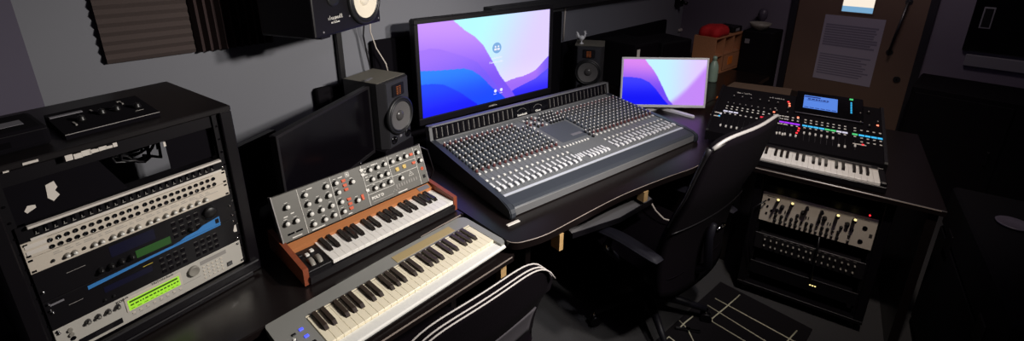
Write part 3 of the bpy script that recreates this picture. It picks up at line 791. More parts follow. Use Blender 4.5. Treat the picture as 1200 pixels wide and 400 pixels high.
# tilted knob panel
pn = Plane((0.012, 0.176, 0.080), 69.7)
PW, PH = 0.640, 0.174
b = MB(); b.box(0, 0, -0.022, PW, PH, 0.0, bev=0.0015, T=Matrix.Translation(pn.o) @ Matrix.Rotation(pn.t, 4, 'X')); panel = b.obj('knob_panel', 'synthpanel', sy)
b = MB(); b.box(-0.003, -0.002, -0.03, 0.0008, PH + 0.002, 0.0012, T=Matrix.Translation(pn.o) @ Matrix.Rotation(pn.t, 4, 'X')); b.obj('panel_trim', 'shoulder', sy); b = MB(); b.box(PW - 0.0008, -0.002, -0.03, PW + 0.003, PH + 0.002, 0.0012, T=Matrix.Translation(pn.o) @ Matrix.Rotation(pn.t, 4, 'X')); b.obj('panel_trim', 'shoulder', sy)
k1 = knob_mesh(0.0105, 0.016, 'knobk', 'knobw', 0.74, 16)
KN = [(.042,.123),(.026,.066),(.060,.064),(.113,.142),(.196,.144),(.115,.105),(.156,.104),(.196,.107),(.115,.067),(.156,.066),(.196,.067),(.115,.027),(.158,.027),(.196,.029),
      (.234,.143),(.234,.105),(.235,.066),(.235,.027),(.299,.125),(.300,.047),(.382,.145),(.417,.144),(.452,.146),(.488,.145),(.383,.105),(.420,.106),(.453,.104),(.385,.066),(.419,.066),(.455,.068),
      (.524,.146),(.558,.146),(.618,.144),(.622,.106),(.511,.064)]
for (u, v) in KN:
    put(k1, 'panel_knob', sy, pn.at(u, v), (pn.t, 0, 0))
def sw_mesh(w, l, m):
    b = MB(); b.box(-w, -l, 0, w, l, 0.0035, bev=0.001); b.mi = 1; b.box(-w * .8, -l * .9, 0.003, w * .8, 0, 0.006, bev=0.0006); return b.mesh('switch', [m, m])
so = sw_mesh(0.0085, 0.0058, 'orange')
for (u, v) in ((.267,.141),(.268,.122),(.269,.104),(.269,.064),(.269,.045),(.269,.027),(.588,.145),(.590,.106)): put(so, 'orange_switch', sy, pn.at(u, v), pn.rot)
sv = sw_mesh(0.006, 0.0115, 'orange'); put(sv, 'orange_switch', sy, pn.at(.325, .050), pn.rot)
syl = sw_mesh(0.0085, 0.0085, 'yellowsw')
for (u, v) in ((.505, .105), (.541, .106)): put(syl, 'yellow_switch', sy, pn.at(u, v), pn.rot)
swh = sw_mesh(0.0075, 0.006, 'knobw')
for (u, v) in ((.352, .068), (.350, .135), (.349, .155)): put(swh, 'white_switch', sy, pn.at(u, v), pn.rot)
b = MB(); b.lathe([(.0075, 0), (.0075, .002), (.004, .0022), (.0035, 0), (0, 0)], 14); jm = b.mesh('jack', 'orange'); put(jm, 'jack_socket', sy, pn.at(.624, .068), pn.rot)
b = MB(); b.box(-.0065, -.0075, 0, .0065, .0075, .003, bev=.001); put(b.mesh('sw', 'black'), 'power_switch', sy, pn.at(.625, .032), pn.rot)
def pline(b, u0, v0, u1, v1, w=0.0008):
    b.box(min(u0, u1) - (w if u0 == u1 else 0), min(v0, v1) - (w if v0 == v1 else 0), 0.0001, max(u0, u1) + (w if u0 == u1 else 0), max(v0, v1) + (w if v0 == v1 else 0), 0.0007)
b = MB()
for u in (.090, .218, .350 , .603): pline(b, u, .002, u, .172)
for u in (.474,): pline(b, u, .048, u, .172)
pline(b, .350, .086, .474, .086); pline(b, .350, .048, .474, .048); pline(b, .474, .083, .603, .083); pline(b, .474, .124, .603, .124); pline(b, .603, .014, .603, .014)
# legends beside knobs
rr = random.Random(4)
for (u, v) in KN:
    b.box(u - 0.006, v + 0.0145, 0.0001, u + 0.006, v + 0.0162, 0.0006)
    for k in range(7):
        a = R(-40 + k * 43.3)
        b.box(u + 0.0138 * math.cos(a) - 0.0006, v + 0.0138 * math.sin(a) - 0.0006, 0.0001, u + 0.0138 * math.cos(a) + 0.0006, v + 0.0138 * math.sin(a) + 0.0006, 0.0005)
for (u, v, w) in ((.05, .009, .035), (.135, .158, .022), (.13, .006, .05), (.258, .158, .018), (.26, .008, .016), (.41, .160, .03), (.505, .008, .045), (.055, .095, .012), (.03, .090, .014)):
    b.box(u - w / 2, v - 0.002, 0.0001, u + w / 2, v + 0.002, 0.0006)
for k in range(5): b.box(.358, .155 - k * .012, 0.0001, .370, .158 - k * .012, 0.0006)
b.box(.280, .150, .0001, .296, .152, .0006); b.box(.280, .166, .0001, .296, .168, .0006); b.box(.280, .150, .0001, .282, .168, .0006); b.box(.294, .150, .0001, .296, .168, .0006); b.box(.285, .155, .0001, .291, .163, .0006)
# triangular emblem
for (a, c) in (((.552, .058), (.576, .058)), ((.552, .058), (.564, .076)), ((.576, .058), (.564, .076))):
    p0 = Vector((a[0], a[1], .0004)); p1 = Vector((c[0], c[1], .0004)); b.cyl(p0, p1, 0.0009, seg=4, smooth=False)
b.cyl((.557, .066, .0004), (.571, .066, .0004), 0.0009, seg=4, smooth=False)
lg = b.obj('printed_legend', 'text', sy, pn.at(0, 0, 0.0), (pn.t, 0, 0))
text('POLY D', 0.016, 'text', sy, pn.at(.362, .0235, .0003), pn.rot, bold=0.0008)
b = MB(); b.box(.364, .012, .0001, .46, .0145, .0006)
for k in range(9): b.box(.482 + k * .0125, .030, .0001, .4865 + k * .0125, .044, .0006)
for k in range(5): b.box(.462 + k * .007, .018 + (k % 2) * .006, .0001, .465 + k * .007, .024 + (k % 2) * .006, .0006)
b.obj('printed_legend', 'textdim', sy, pn.at(0, 0, 0), (pn.t, 0, 0))
b = MB()
for u in (.032, .062): b.box(u - .012, .022, .0001, u + .012, .0285, .0012)
b.obj('panel_slot', 'blackg', sy, pn.at(0, 0, 0), (pn.t, 0, 0))
b = MB(); b.box(.353, 0.160, -0.03, .372, .174, -0.02); b.cyl((.36, .174, -.012), (.36, .188, -.012), .005); b.obj('rear_jack', 'darkmetal', sy, pn.at(0, 0, 0), (pn.t, 0, 0))
# clear plastic light pipe loops behind the panel (cables)
def world(pl, par_loc, rz, p):
    return Vector(par_loc) + Matrix.Rotation(rz, 3, 'Z') @ p
cw = [world(None, (-0.696, 1.316, 0.7505), R(46.5), Vector(p)) for p in ((0.645, 0.25, 0.24), (0.70, 0.24, 0.20), (0.715, 0.22, 0.10), (0.70, 0.26, 0.01))]
b = MB(); b.tube(cw, 0.003, 8); o = b.obj('patch_cable', 'cable'); tag(o, 'thin black cable curling down at the right end of the wooden synthesizer', 'cable')

# ---------------------------------------------------------------- silver controller keyboard
MO = Vector((-0.637, 1.185, 0.0)); ME = Vector((math.cos(.823), math.sin(.823), 0)); MBk = Vector((-ME.y, ME.x, 0))
org = MO - MBk * 0.142 - ME * 0.105 - MBk * 0.045
ma = thing('controller_keyboard', 'silver-grey controller keyboard with 49 cream keys on the front shelf', 'keyboard', (org.x, org.y, 0.6905), .823)
MW, MD = 0.818, 0.268
def rrect(x0, y0, x1, y1, r, n=6):
    p = []
    for (cx, cy, a0) in ((x1 - r, y0 + r, -90), (x1 - r, y1 - r, 0), (x0 + r, y1 - r, 90), (x0 + r, y0 + r, 180)):
        for k in range(n + 1):
            a = R(a0 + 90 * k / n); p.append((cx + r * math.cos(a), cy + r * math.sin(a)))
    return p
b = MB(); b.prism(rrect(0.012, 0.022, MW - 0.012, MD - 0.004, 0.03), 0.006, 0.028, axis='z'); b.obj('underside', 'black', ma)
cr = [p for p in rrect(0.0, 0.0, MW, MD, 0.035, 8) if p[1] > 0.1]
outl = [(MW, 0.03)] + cr + [(0.0, 0.03), (0.006, 0.012), (0.02, 0.006), (0.1015, 0.006), (0.1015, 0.1905), (0.789, 0.1905), (0.789, 0.006), (MW - 0.02, 0.006), (MW - 0.006, 0.012)]
b = MB(); b.prism(outl, 0.028, 0.0585, axis='z'); b.obj('case', 'mgrey', ma)
b = MB(); b.box(0.1018, 0.006, 0.028, 0.7887, 0.19, 0.040); b.obj('key_bed', 'mgrey', ma)
b = MB(); b.prism([(-0.004, 0.040), (-0.004, 0.046), (0.002, 0.049), (0.044, 0.0475), (0.044, 0.041), (0.005, 0.034)], 0.014, MW - 0.014, axis='x'); b.obj('front_lip', 'mlip', ma, label='pale front lip')
b = MB()
for (x, y) in ((.05, .05), (.78, .05), (.05, .23), (.78, .23)): b.cyl((x, y, 0), (x, y, 0.007), 0.012)
b.obj('rubber_foot', 'black', ma)
b = MB(); b.box(0.45, 0.205, 0.0585, 0.725, 0.247, 0.0600, bev=0.0006); b.obj('tan_strip', 'mtan', ma, label='tan label strip')
b = MB(); b.box(0.1030, 0.19, 0.0575, 0.7885, 0.1945, 0.0598); b.obj('key_border', 'cream_key', ma)
keys(ma, Plane((0.105, 0.046, 0.0575), 0), 29, 0, 0.02355, 0.142, 'cream_key', 'brown_key', bl=0.64, bw=0.52)
for (x, y, m, l) in ((0.072, 0.155, 'bluebtn', 'blue glowing button'), (0.072, 0.118, 'bluebtn', 'blue glowing button'), (0.048, 0.150, 'bezel', None)):
    b = MB(); b.box(-.006, -.005, 0, .006, .005, .003, bev=.001); b.obj('button', m, ma, (x, y, .0585), label=l)
b = MB(); b.box(0.064, 0.062, 0.0585, 0.084, 0.088, 0.062, bev=0.002); b.obj('octave_button', 'black', ma)
put(knob_mesh(0.0085, 0.018, 'darkmetal', 'knobw', 0.6, 16), 'volume_knob', ma, (0.035, 0.112, .0585))
b = MB(); b.cyl((0.03, 0.075, 0.045), (0.045, 0.075, 0.045), 0.022, seg=24); b.obj('pitch_wheel', 'knobgrey', ma)
# ---------------------------------------------------------------- mixing console
MXO = Vector((-0.013, 1.734, 0.7505)); MXR = .648; L = 1.37
mx = thing('mixing_console', 'long grey analog mixing console with meter bridge on the wide desk', 'mixing console', MXO, MXR)
PANEL = [(0.073, 0.063), (0.681, 0.109)]
prof = [(0.0, 0.004), (0.0, 0.042), (0.012, 0.050), (0.073, 0.061), (0.681, 0.107), (0.735, 0.107), (0.735, 0.03), (0.60, 0.004)]
b = MB(); b.prism([(y, z) for y, z in prof], 0.030, L - 0.030, axis='x'); b.obj('chassis', 'mixdark', mx)
b = MB(); b.prism([(-0.003, 0.005), (-0.003, 0.038), (0.0, 0.042), (0.004, 0.042), (0.004, 0.005)], 0.030, L - 0.030, axis='x'); b.obj('front_fascia', 'mixfront', mx, label='textured mid-grey front strip')
b = MB(); b.prism([(-0.004, 0.0425), (-0.001, 0.0465), (0.014, 0.053), (0.066, 0.0625), (0.066, 0.055), (0.004, 0.040)], 0.030, L - 0.030, axis='x'); b.obj('armrest', 'mixarm', mx, label='slate padded armrest')
# cheeks with rounded nose
cheek = [(-0.012, 0.0), (-0.018, 0.012), (-0.017, 0.030), (-0.008, 0.046), (0.02, 0.058), (0.073, 0.067), (0.40, 0.092), (0.681, 0.114), (0.74, 0.116), (0.745, 0.10), (0.74, 0.0)]
for x in (0.0, L - 0.030):
    b = MB(); b.prism(cheek, x, x + 0.030, axis='x')
    es = [e for e in b.bm.edges if abs(e.verts[0].co.x - e.verts[1].co.x) < 1e-6]
    bmesh.ops.bevel(b.bm, geom=es, offset=0.004, segments=2, affect='EDGES')
    b.obj('end_cheek', 'mixdark', mx)
mp = Plane((0.0, 0.073, 0.063), math.degrees(math.atan2(0.046, 0.608)))
b = MB(); b.box(0.030, -0.006, -0.004, L - 0.030, 0.606, 0.0004, T=Matrix.Translation(mp.o) @ Matrix.Rotation(mp.t, 4, 'X')); b.obj('control_surface', 'mixpanel', mx)
b = MB(); b.box(0.031, -0.004, 0.0004, L - 0.031, 0.010, 0.0018, T=Matrix.Translation(mp.o) @ Matrix.Rotation(mp.t, 4, 'X')); b.obj('light_strip', 'mixlight', mx, label='pale strip along the surface front')
b = MB(); b.box(0.595, 0.235, 0.0004, 0.80, 0.44, 0.0014, T=Matrix.Translation(mp.o) @ Matrix.Rotation(mp.t, 4, 'X')); b.mi = 1; b.box(0.70, 0.268, 0.0014, 0.775, 0.290, 0.0020, T=Matrix.Translation(mp.o) @ Matrix.Rotation(mp.t, 4, 'X')); b.obj('master_plate', ['mixplate', 'labelgrey'], mx, label='plain slate-blue centre plate')
# channel grooves
b = MB()
TM = Matrix.Translation(mp.o) @ Matrix.Rotation(mp.t, 4, 'X')
PX = 0.0334
UL = [0.040 + k * PX for k in range(16)]; UR = [0.824 + k * PX for k in range(16)]
for u in UL + UR:
    b.box(u + PX / 2 - 0.0006, 0.02, 0.0003, u + PX / 2 + 0.0006, 0.59, 0.0009, T=TM)
    b.box(u - 0.0012 - 0.004, 0.030, 0.0003, u + 0.0012 - 0.004, 0.130, 0.0010, T=TM)
b.obj('channel_rule', 'mixdark', mx)
# knobs, shared meshes
def mknob(cap):
    b = MB(); b.lathe([(0.0080, 0), (0.0075, 0.009), (0.0058, 0.011), (0.0055, 0.018)], 10); b.mi = 1; b.lathe([(0.0046, 0.018), (0.0044, 0.0225), (0, 0.0232)], 10); b.box(-.0008, 0.001, .0205, .0008, .0050, .0226)
    return b.mesh('knob', [cap, 'knobw'])
kd_ = {c: mknob(c) for c in ('knobk', 'knobred', 'knobblue')}
rows = [0.232 + k * 0.0305 for k in range(11)]
rc = ['knobred', 'knobk', 'knobblue', 'knobblue', 'knobblue', 'knobk', 'knobblue', 'knobblue', 'knobk', 'knobk', 'knobred']
allk = []
for bank, us in enumerate((UL, UR)):
    for ci, u in enumerate(us):
        for ri, v in enumerate(rows):
            if bank == 0 and ci > 13 and ri > 8: continue
            allk.append((u, v, rc[ri]))
# the hundred nearest the camera as parts, the rest as one
def cam_d(u, v):
    p = MXO + Matrix.Rotation(MXR, 3, 'Z') @ mp.at(u, v); return (p - Vector((0, 0, 1.88))).length
allk.sort(key=lambda k: cam_d(k[0], k[1]))
for (u, v, c) in allk[:100]:
    put(kd_[c], 'channel_knob', mx, mp.at(u, v), mp.rot)
b = MB(); mats = ['knobk', 'knobred', 'knobblue', 'knobw']
def add_mesh(b, me, T, mimap):
    off = len(b.bm.verts); vs = [b.bm.verts.new(T @ v.co) for v in me.vertices]
    for p in me.polygons:
        try: f = b.bm.faces.new([vs[i] for i in p.vertices])
        except ValueError: continue
        f.material_index = mimap[p.material_index]; f.smooth = p.use_smooth
for (u, v, c) in allk[100:]:
    add_mesh(b, kd_[c], Matrix.Translation(mp.at(u, v)) @ Matrix.Rotation(mp.t, 4, 'X'), {0: mats.index(c), 1: 3})
stuff(b.obj('channel_knob', mats, mx))
# small buttons: mute row, centre section
bt = MB(); bt.box(-.006, -.006, 0, .006, .006, .006, bev=.001); btw = bt.mesh('button', 'knobw')
for u in UL + UR:
    put(btw, 'mute_button', mx, mp.at(u, 0.208), mp.rot)
for u in UL + UR:
    put(btw, 'solo_button', mx, mp.at(u - 0.004, 0.142), mp.rot)
fc = MB(); fc.box(-.0075, -.014, 0.0, .0075, .014, .010, bev=.002); fc.box(-.0075, -.0012, 0.009, .0075, .0012, .0115); fcm = fc.mesh('fader_cap', 'white')
for k, u in enumerate(UL + UR):
    put(fcm, 'fader', mx, mp.at(u - 0.004, 0.052 + 0.004 * math.sin(k * 1.7)), mp.rot)
rl = MB(); rl.box(-.003, 0.028, 0, .003, 0.046, .003, bev=.001); 
# second, thin white cap partway up each fader slot
sb = MB(); sb.box(-.0055, -.018, 0, .0055, .018, .005, bev=.0015); sbm = sb.mesh('trim_cap', 'white')
for k, u in enumerate(UL + UR):
    put(sbm, 'trim_slider', mx, mp.at(u - 0.004, 0.098), mp.rot)
# centre section
for k in range(9): put(btw, 'group_button', mx, mp.at(0.565 + k * 0.022, 0.196), mp.rot)
for k in range(6): put(fcm, 'group_fader', mx, mp.at(0.612 + k * 0.0265, 0.052), mp.rot)
for k in range(6): put(sbm, 'group_button', mx, mp.at(0.612 + k * 0.0265, 0.085), mp.rot)
for k in range(3): put(sbm, 'group_button', mx, mp.at(0.556 + k * 0.016, 0.085), mp.rot)
for j in range(4):
    for i in range(5):
        put(kd_['knobk'], 'centre_knob', mx, mp.at(0.700 + i * 0.024, 0.455 + j * 0.034), mp.rot)
for j in range(4):
    for i in range(4):
        put(kd_[('knobred', 'knobk')[i % 2]] if (i + j) % 3 else btw, 'centre_knob' if (i + j) % 3 else 'centre_button', mx, mp.at(0.575 + i * 0.030, 0.455 + j * 0.034), mp.rot)
for i in range(3): put(kd_['knobk'], 'centre_knob', mx, mp.at(0.79 - i * 0.001, 0.20 + i * 0.03), mp.rot)
# meter bridge
br_ = Plane((0.0, 0.684, 0.107), 80)
TB = Matrix.Translation(br_.o) @ Matrix.Rotation(br_.t, 4, 'X')
b = MB(); b.box(0.0, -0.002, -0.045, L, 0.084, -0.004, bev=0.004, T=TB)
b.box(0.0, -0.002, -0.006, 0.018, 0.084, 0.002, T=TB); b.box(L - 0.018, -0.002, -0.006, L, 0.084, 0.002, T=TB); b.box(0.0, 0.076, -0.006, L, 0.084, 0.002, T=TB); b.box(0.0, -0.002, -0.006, L, 0.006, 0.002, T=TB)
b.obj('meter_bridge', 'mixfront', mx, label='grey meter bridge frame')
b = MB(); b.box(0.018, 0.006, -0.005, L - 0.018, 0.076, -0.0035, T=TB); b.obj('meter_glass', 'vu', mx)
mb_ = MB(); mb_.box(-0.0115, 0.010, 0, 0.0115, 0.072, 0.002, bev=0.0008); mb_.mi = 1
for k in range(10): mb_.box(0.004, 0.014 + k * 0.0055, 0.002, 0.009, 0.0165 + k * 0.0055, 0.0024)
mbm = mb_.mesh('meter', ['blackm', 'textdim'])
for u in UL: put(mbm, 'level_meter', mx, br_.at(u - 0.004, 0, -0.0035), br_.rot)
for u in UR[:16]: put(mbm, 'level_meter', mx, br_.at(u + 0.008, 0, -0.0035), br_.rot)
for uc in (0.612, 0.735):
    b = MB(); b.box(uc - 0.056, 0.008, -0.0035, uc + 0.056, 0.074, 0.001, bev=0.001, T=TB); b.mi = 1
    for k in range(13):
        a = R(30 + 10 * k); c = (uc + 0.036 * math.cos(a), 0.026 + 0.030 * math.sin(a)); b.box(c[0] - .0009, c[1] - .0009, 0.001, c[0] + .0009, c[1] + .0030, 0.0016, T=TB)
    b.obj('vu_meter', ['vu', 'textdim'], mx)
text('Soundcraft', 0.0165, 'text', mx, br_.at(0.612, 0.014, 0.0018), br_.rot, 'CENTER', bold=0.0006)
text('Ghost', 0.0165, 'text', mx, br_.at(0.735, 0.014, 0.0018), br_.rot, 'CENTER', bold=0.0006)
# ---------------------------------------------------------------- screens
def smooth(a, b, x):
    t = min(1, max(0, (x - a) / (b - a))); return t * t * (3 - 2 * t)
def interp(pts, u):
    if u <= pts[0][0]: return pts[0][1]
    for (a, c), (d, e) in zip(pts, pts[1:]):
        if u <= d:
            return c + (e - c) * (u - a) / (d - a)
    return pts[-1][1]
def mixc(a, b, t): return tuple(a[k] + (b[k] - a[k]) * t for k in range(3))
LA = [(0.0, 1.2), (.20, 1.06), (.234, 1.0), (.32, .87), (.38, .80), (.447, .68), (.52, .47), (.574, .30), (.617, .20), (.66, .1), (.72, -.05), (1, -.6)]
LB = [(0, .73), (.08, .735), (.13, .72), (.255, .63), (.33, .57), (.40, .50), (.47, .36), (.55, .17), (.62, 0), (1, -1)]
LC = [(0, .52), (.12, .49), (.21, .475), (.30, .46), (.36, .42), (.42, .34), (.447, .29), (.51, .17), (.574, .08), (.63, -.02), (1, -1)]
LD = [(0, .37), (.08, .355), (.15, .325), (.22, .25), (.277, .18), (.33, .10), (.38, .03), (.42, -.05), (1, -1)]
LR = [(.50, .0), (.617, .20), (.66, .215), (.72, .225), (.78, .23), (.83, .245), (.88, .27), (.915, .31), (.96, .37), (1.0, .42)]
LR2 = [(.50, -.1), (.62, .03), (.70, .09), (.80, .13), (.88, .16), (1.0, .26)]
def wallpaper(u, v):
    sky = mixc((176, 246, 255), (216, 200, 255), smooth(.35, 1.0, u + (1 - v) * .25))
    sky = mixc(sky, (228, 216, 255), smooth(.5, .15, v) * .6)
    c = sky
    if u > .5 and v < interp(LR, u):
        c = mixc((150, 100, 238), (176, 120, 240), smooth(.1, .35, v))
        c = mixc(c, (96, 80, 240), smooth(.86, 1, u) * .7)
    if u > .5 and v < interp(LR2, u):
        c = mixc((48, 40, 240), (84, 74, 242), smooth(0, .2, v))
    if v < interp(LA, u): c = mixc((120, 80, 236), (196, 144, 248), smooth(.25, 1.0, v + .15 * (u - .2)))
    if v < interp(LB, u): c = mixc((112, 84, 240), (160, 114, 241), smooth(.15, .72, v - .2 * u))
    if v < interp(LC, u): c = mixc((20, 70, 250), (40, 128, 255), smooth(.1, .5, v))
    if v < interp(LD, u): c = mixc((20, 24, 240), (26, 70, 250), smooth(.0, .36, v))
    return c
IR = [(.5, 0), (.60, .06), (.68, .18), (.78, .36), (.88, .58), (1.0, .86)]
IA = [(0, 1.3), (.24, 1.04), (.30, .90), (.36, .78), (.42, .62), (.50, .36), (.57, .12), (.63, 0), (1, -1)]
IC = [(0, .60), (.12, .60), (.22, .58), (.32, .50), (.42, .32), (.52, .10), (.58, 0), (1, -1)]
def wallpaper_crop(u, v):
    c = mixc((190, 236, 255), (222, 196, 255), smooth(.45, 1.0, u))
    if u > .5: c = mixc(c, (186, 120, 238), smooth(interp(IR, u) + .10, interp(IR, u) - .12, v) * .85) if v < interp(IR, u) + .1 else c
    if v < interp(IA, u): c = mixc((110, 70, 240), (214, 132, 236), smooth(.3, 1.0, v + .1 * u))
    if v < interp(IC, u): c = mixc((16, 18, 240), (60, 60, 250), smooth(.1, .6, v))
    return c
def screen_mesh(name, w, h, nu, nv, strength, parent, loc, rot, picture=None):
    picture = picture or wallpaper
    bm = bmesh.new(); V = [[bm.verts.new((w * i / nu, 0, h * j / nv)) for i in range(nu + 1)] for j in range(nv + 1)]
    lay = bm.loops.layers.float_color.new('picture')
    for j in range(nv):
        for i in range(nu):
            f = bm.faces.new((V[j][i], V[j][i + 1], V[j + 1][i + 1], V[j + 1][i]))
            for lp in f.loops:
                co = lp.vert.co; c = picture(co.x / w, co.z / h); lp[lay] = lin(tuple(x / 255 for x in c)) + (1,)
    me = bpy.data.meshes.new(name); bm.to_mesh(me); bm.free()
    m = bpy.data.materials.new(name + '_picture'); m.use_nodes = True; nt = m.node_tree; p = nt.nodes['Principled BSDF']
    p.inputs['Base Color'].default_value = (0.005, 0.005, 0.005, 1); p.inputs['Roughness'].default_value = 0.3
    a = nt.nodes.new('ShaderNodeVertexColor'); a.layer_name = 'picture'
    nt.links.new(a.outputs['Color'], p.inputs['Emission Color']); p.inputs['Emission Strength'].default_value = strength
    me.materials.append(m)
    return put(me, name, parent, loc, rot)
# large television behind the console
K = 1.05
TP = Vector((-0.468 * K, 2.332 * K, 1.88 - (1.88 - 0.971) * K)); TW = .886 * K; TH = TW * 9 / 16
tv = thing('television', 'large black television showing a purple and blue desktop picture above the console', 'television', TP, .667)
b = MB(); bz = 0.026
for (x0, z0, x1, z1) in ((-bz, -0.040, TW + bz, -0.001), (-bz, TH + .001, TW + bz, TH + bz), (-bz, -0.001, -0.001, TH + .001), (TW + .001, -0.001, TW + bz, TH + .001)):
    b.box(x0, -0.006, z0, x1, 0.03, z1, bev=0.003)
b.box(-bz, 0.004, -0.04, TW + bz, 0.055, TH + bz, bev=0.01); b.obj('bezel', 'black', tv)
screen_mesh('screen', TW, TH, 240, 135, 1.12, tv, (0, 0.003, 0), (0, 0, 0))
b = MB()
def ring(b, c, r, n=20, y=0.0):
    for k in range(n):
        a0 = 2 * PI * k / n; a1 = 2 * PI * (k + 1) / n
        b.cyl((c[0] + r * math.cos(a0), y, c[1] + r * math.sin(a0)), (c[0] + r * math.cos(a1), y, c[1] + r * math.sin(a1)), 0.0013, seg=4, smooth=False)
M['ui_ring'] = glow('ui_badge_blue', rgb(128, 176, 226), 1.0); M['ui_white'] = glow('ui_white', rgb(240, 240, 255), 1.0)
cx, cz = TW * .55, TH * .63
b = MB(); b.cyl((cx, 0.0026, cz), (cx, 0.0016, cz), 0.033, seg=32); b.mi = 1
for dx in (-.011, .011):
    b.cyl((cx + dx, .0014, cz + .008), (cx + dx, .0010, cz + .008), .006, seg=14); b.box(cx + dx - .009, .0010, cz - .014, cx + dx + .009, .0014, cz - .002)
b.obj('user_badge', ['ui_ring', 'ui_white'], tv)
def scribble(b, x, z, w, h, y, seed, n=None):
    rr = random.Random(seed); X = x
    while X < x + w:
        q = h * (.12 + rr.random() * .10); t = h * (.6 if rr.random() < .7 else 1.0)
        b.box(X, y, z, X + q, y + .0006, z + t)
        if rr.random() < .6: b.box(X, y, z + (0 if rr.random() < .5 else h * .5), X + h * .4, y + .0006, z + h * .12 + (0 if rr.random() < .5 else h * .0))
        X += h * (.45 + rr.random() * .2)
b = MB(); scribble(b, cx - .035, cz - .065, .075, .011, .0015, 3); scribble(b, cx - .055, cz - .090, .095, .012, .0015, 5)
for dx in (0.0, .045):
    x = TW * .535 + dx; z = TH * .12; b.cyl((x, .0022, z), (x, .0012, z), .010, seg=16); scribble(b, x - .012, z - .022, .022, .006, .0015, 8)
b.obj('login_text', 'ui_white', tv)
b = MB(); scribble(b, TW * .475, -0.026, .055, .010, -0.0068, 12); b.obj('maker_mark', 'text', tv)
b = MB(); b.box(TW * .15, .055, TH * .15, TW * .85, .09, TH * .75, bev=.01); b.obj('rear_housing', 'black', tv)
b = MB(); b.box(TW / 2 - .03, .03, -(TP.z - .7505) + .012, TW / 2 + .03, .055, 0.05); b.box(TW / 2 - .22, .0, -(TP.z - .7505), TW / 2 + .22, .14, -(TP.z - .7505) + .012, bev=.003); b.obj('stand', 'black', tv)
# white all-in-one monitor
IO = Vector((.749, 3.059, .7995)); IW, IH = .553, .311
im = thing('white_monitor', 'white-framed monitor on a splayed white stand right of the console', 'monitor', IO, R(-2))
TI = R(-7)
b = MB(); z = .012
for (x0, z0, x1, z1) in ((-z, -.018, IW + z, 0), (-z, IH, IW + z, IH + z), (-z, 0, 0, IH), (IW, 0, IW + z, IH)):
    b.box(x0, -.004, z0, x1, .006, z1, bev=.0015)
b.box(-z, .004, -.018, IW + z, .018, IH + z, bev=.005); b.obj('white_frame', 'white', im, rot=(TI, 0, 0))
s_ = screen_mesh('screen', IW, IH, 160, 90, 1.08, im, (0, 0, 0), (0, 0, 0), wallpaper_crop); s_.location = (0, 0.002, 0); s_.rotation_euler = (TI, 0, 0)
b = MB(); zf = .7505 - IO.z
b.tube([(IW * .52, .05, .10), (IW * .52, .07, 0.0), (IW * .52, .07, zf + .012)], .014, 10); b.obj('stand_post', 'white', im)
def foot(b, p0, p1, w0, w1):
    p0 = Vector(p0); p1 = Vector(p1); d = (p1 - p0).normalized(); n = Vector((-d.y, d.x, 0))
    b.prism([(p0 + n * w0).to_2d(), (p1 + n * w1).to_2d(), (p1 + d * .01).to_2d(), (p1 - n * w1).to_2d(), (p0 - n * w0).to_2d()], zf, zf + .014, axis='z')
b = MB(); foot(b, (IW * .46, .09, 0), (IW * .82, -.11, 0), .022, .013); b.obj('stand_foot', 'white', im)
b = MB(); foot(b, (IW * .56, .09, 0), (IW * .26, -.02, 0), .022, .013); b.obj('stand_foot', 'white', im)

# switched-off monitors at the left
def dark_monitor(label, P0, P1, ztop, h, zfoot, m='bezel', stand_dx=0.5):
    d = Vector((P1[0] - P0[0], P1[1] - P0[1], 0)); w = d.length; rz = math.atan2(d.y, d.x)
    t = thing('dark_monitor', label, 'monitor', (P0[0], P0[1], ztop - h), rz)
    b = MB(); q = .012
    for (x0, z0, x1, z1) in ((0, 0, w, q * 1.4), (0, h - q, w, h), (0, q, q, h - q), (w - q, q, w, h - q)): b.box(x0, -.004, z0, x1, .01, z1, bev=.0015)
    b.box(0, .004, 0, w, .03, h, bev=.006); b.obj('bezel', m, t)
    b = MB(); b.box(q, .0005, q * 1.4, w - q, .0035, h - q); b.obj('screen', 'screenoff', t)
    b = MB(); zf = zfoot - (ztop - h); b.box(w * stand_dx - .03, .03, zf + .01, w * stand_dx + .03, .05, h * .5); b.box(w * stand_dx - .11, -.05, zf, w * stand_dx + .11, .12, zf + .012, bev=.003); b.obj('stand', 'black', t)
    return t
t = dark_monitor('switched-off black monitor in front of the left studio monitor', (-.839, 1.546), (-.680, 2.147), 1.208, .345, .7505)
b = MB(); b.box(.60, -.006, .3752, .655, .008, .3765); b.obj('pale_edge', 'labelgrey', t)
dark_monitor('small switched-off monitor between the rack and the larger dark monitor', (-1.105, 1.585), (-1.008, 1.866), 1.10, .30, .7505, stand_dx=.5)
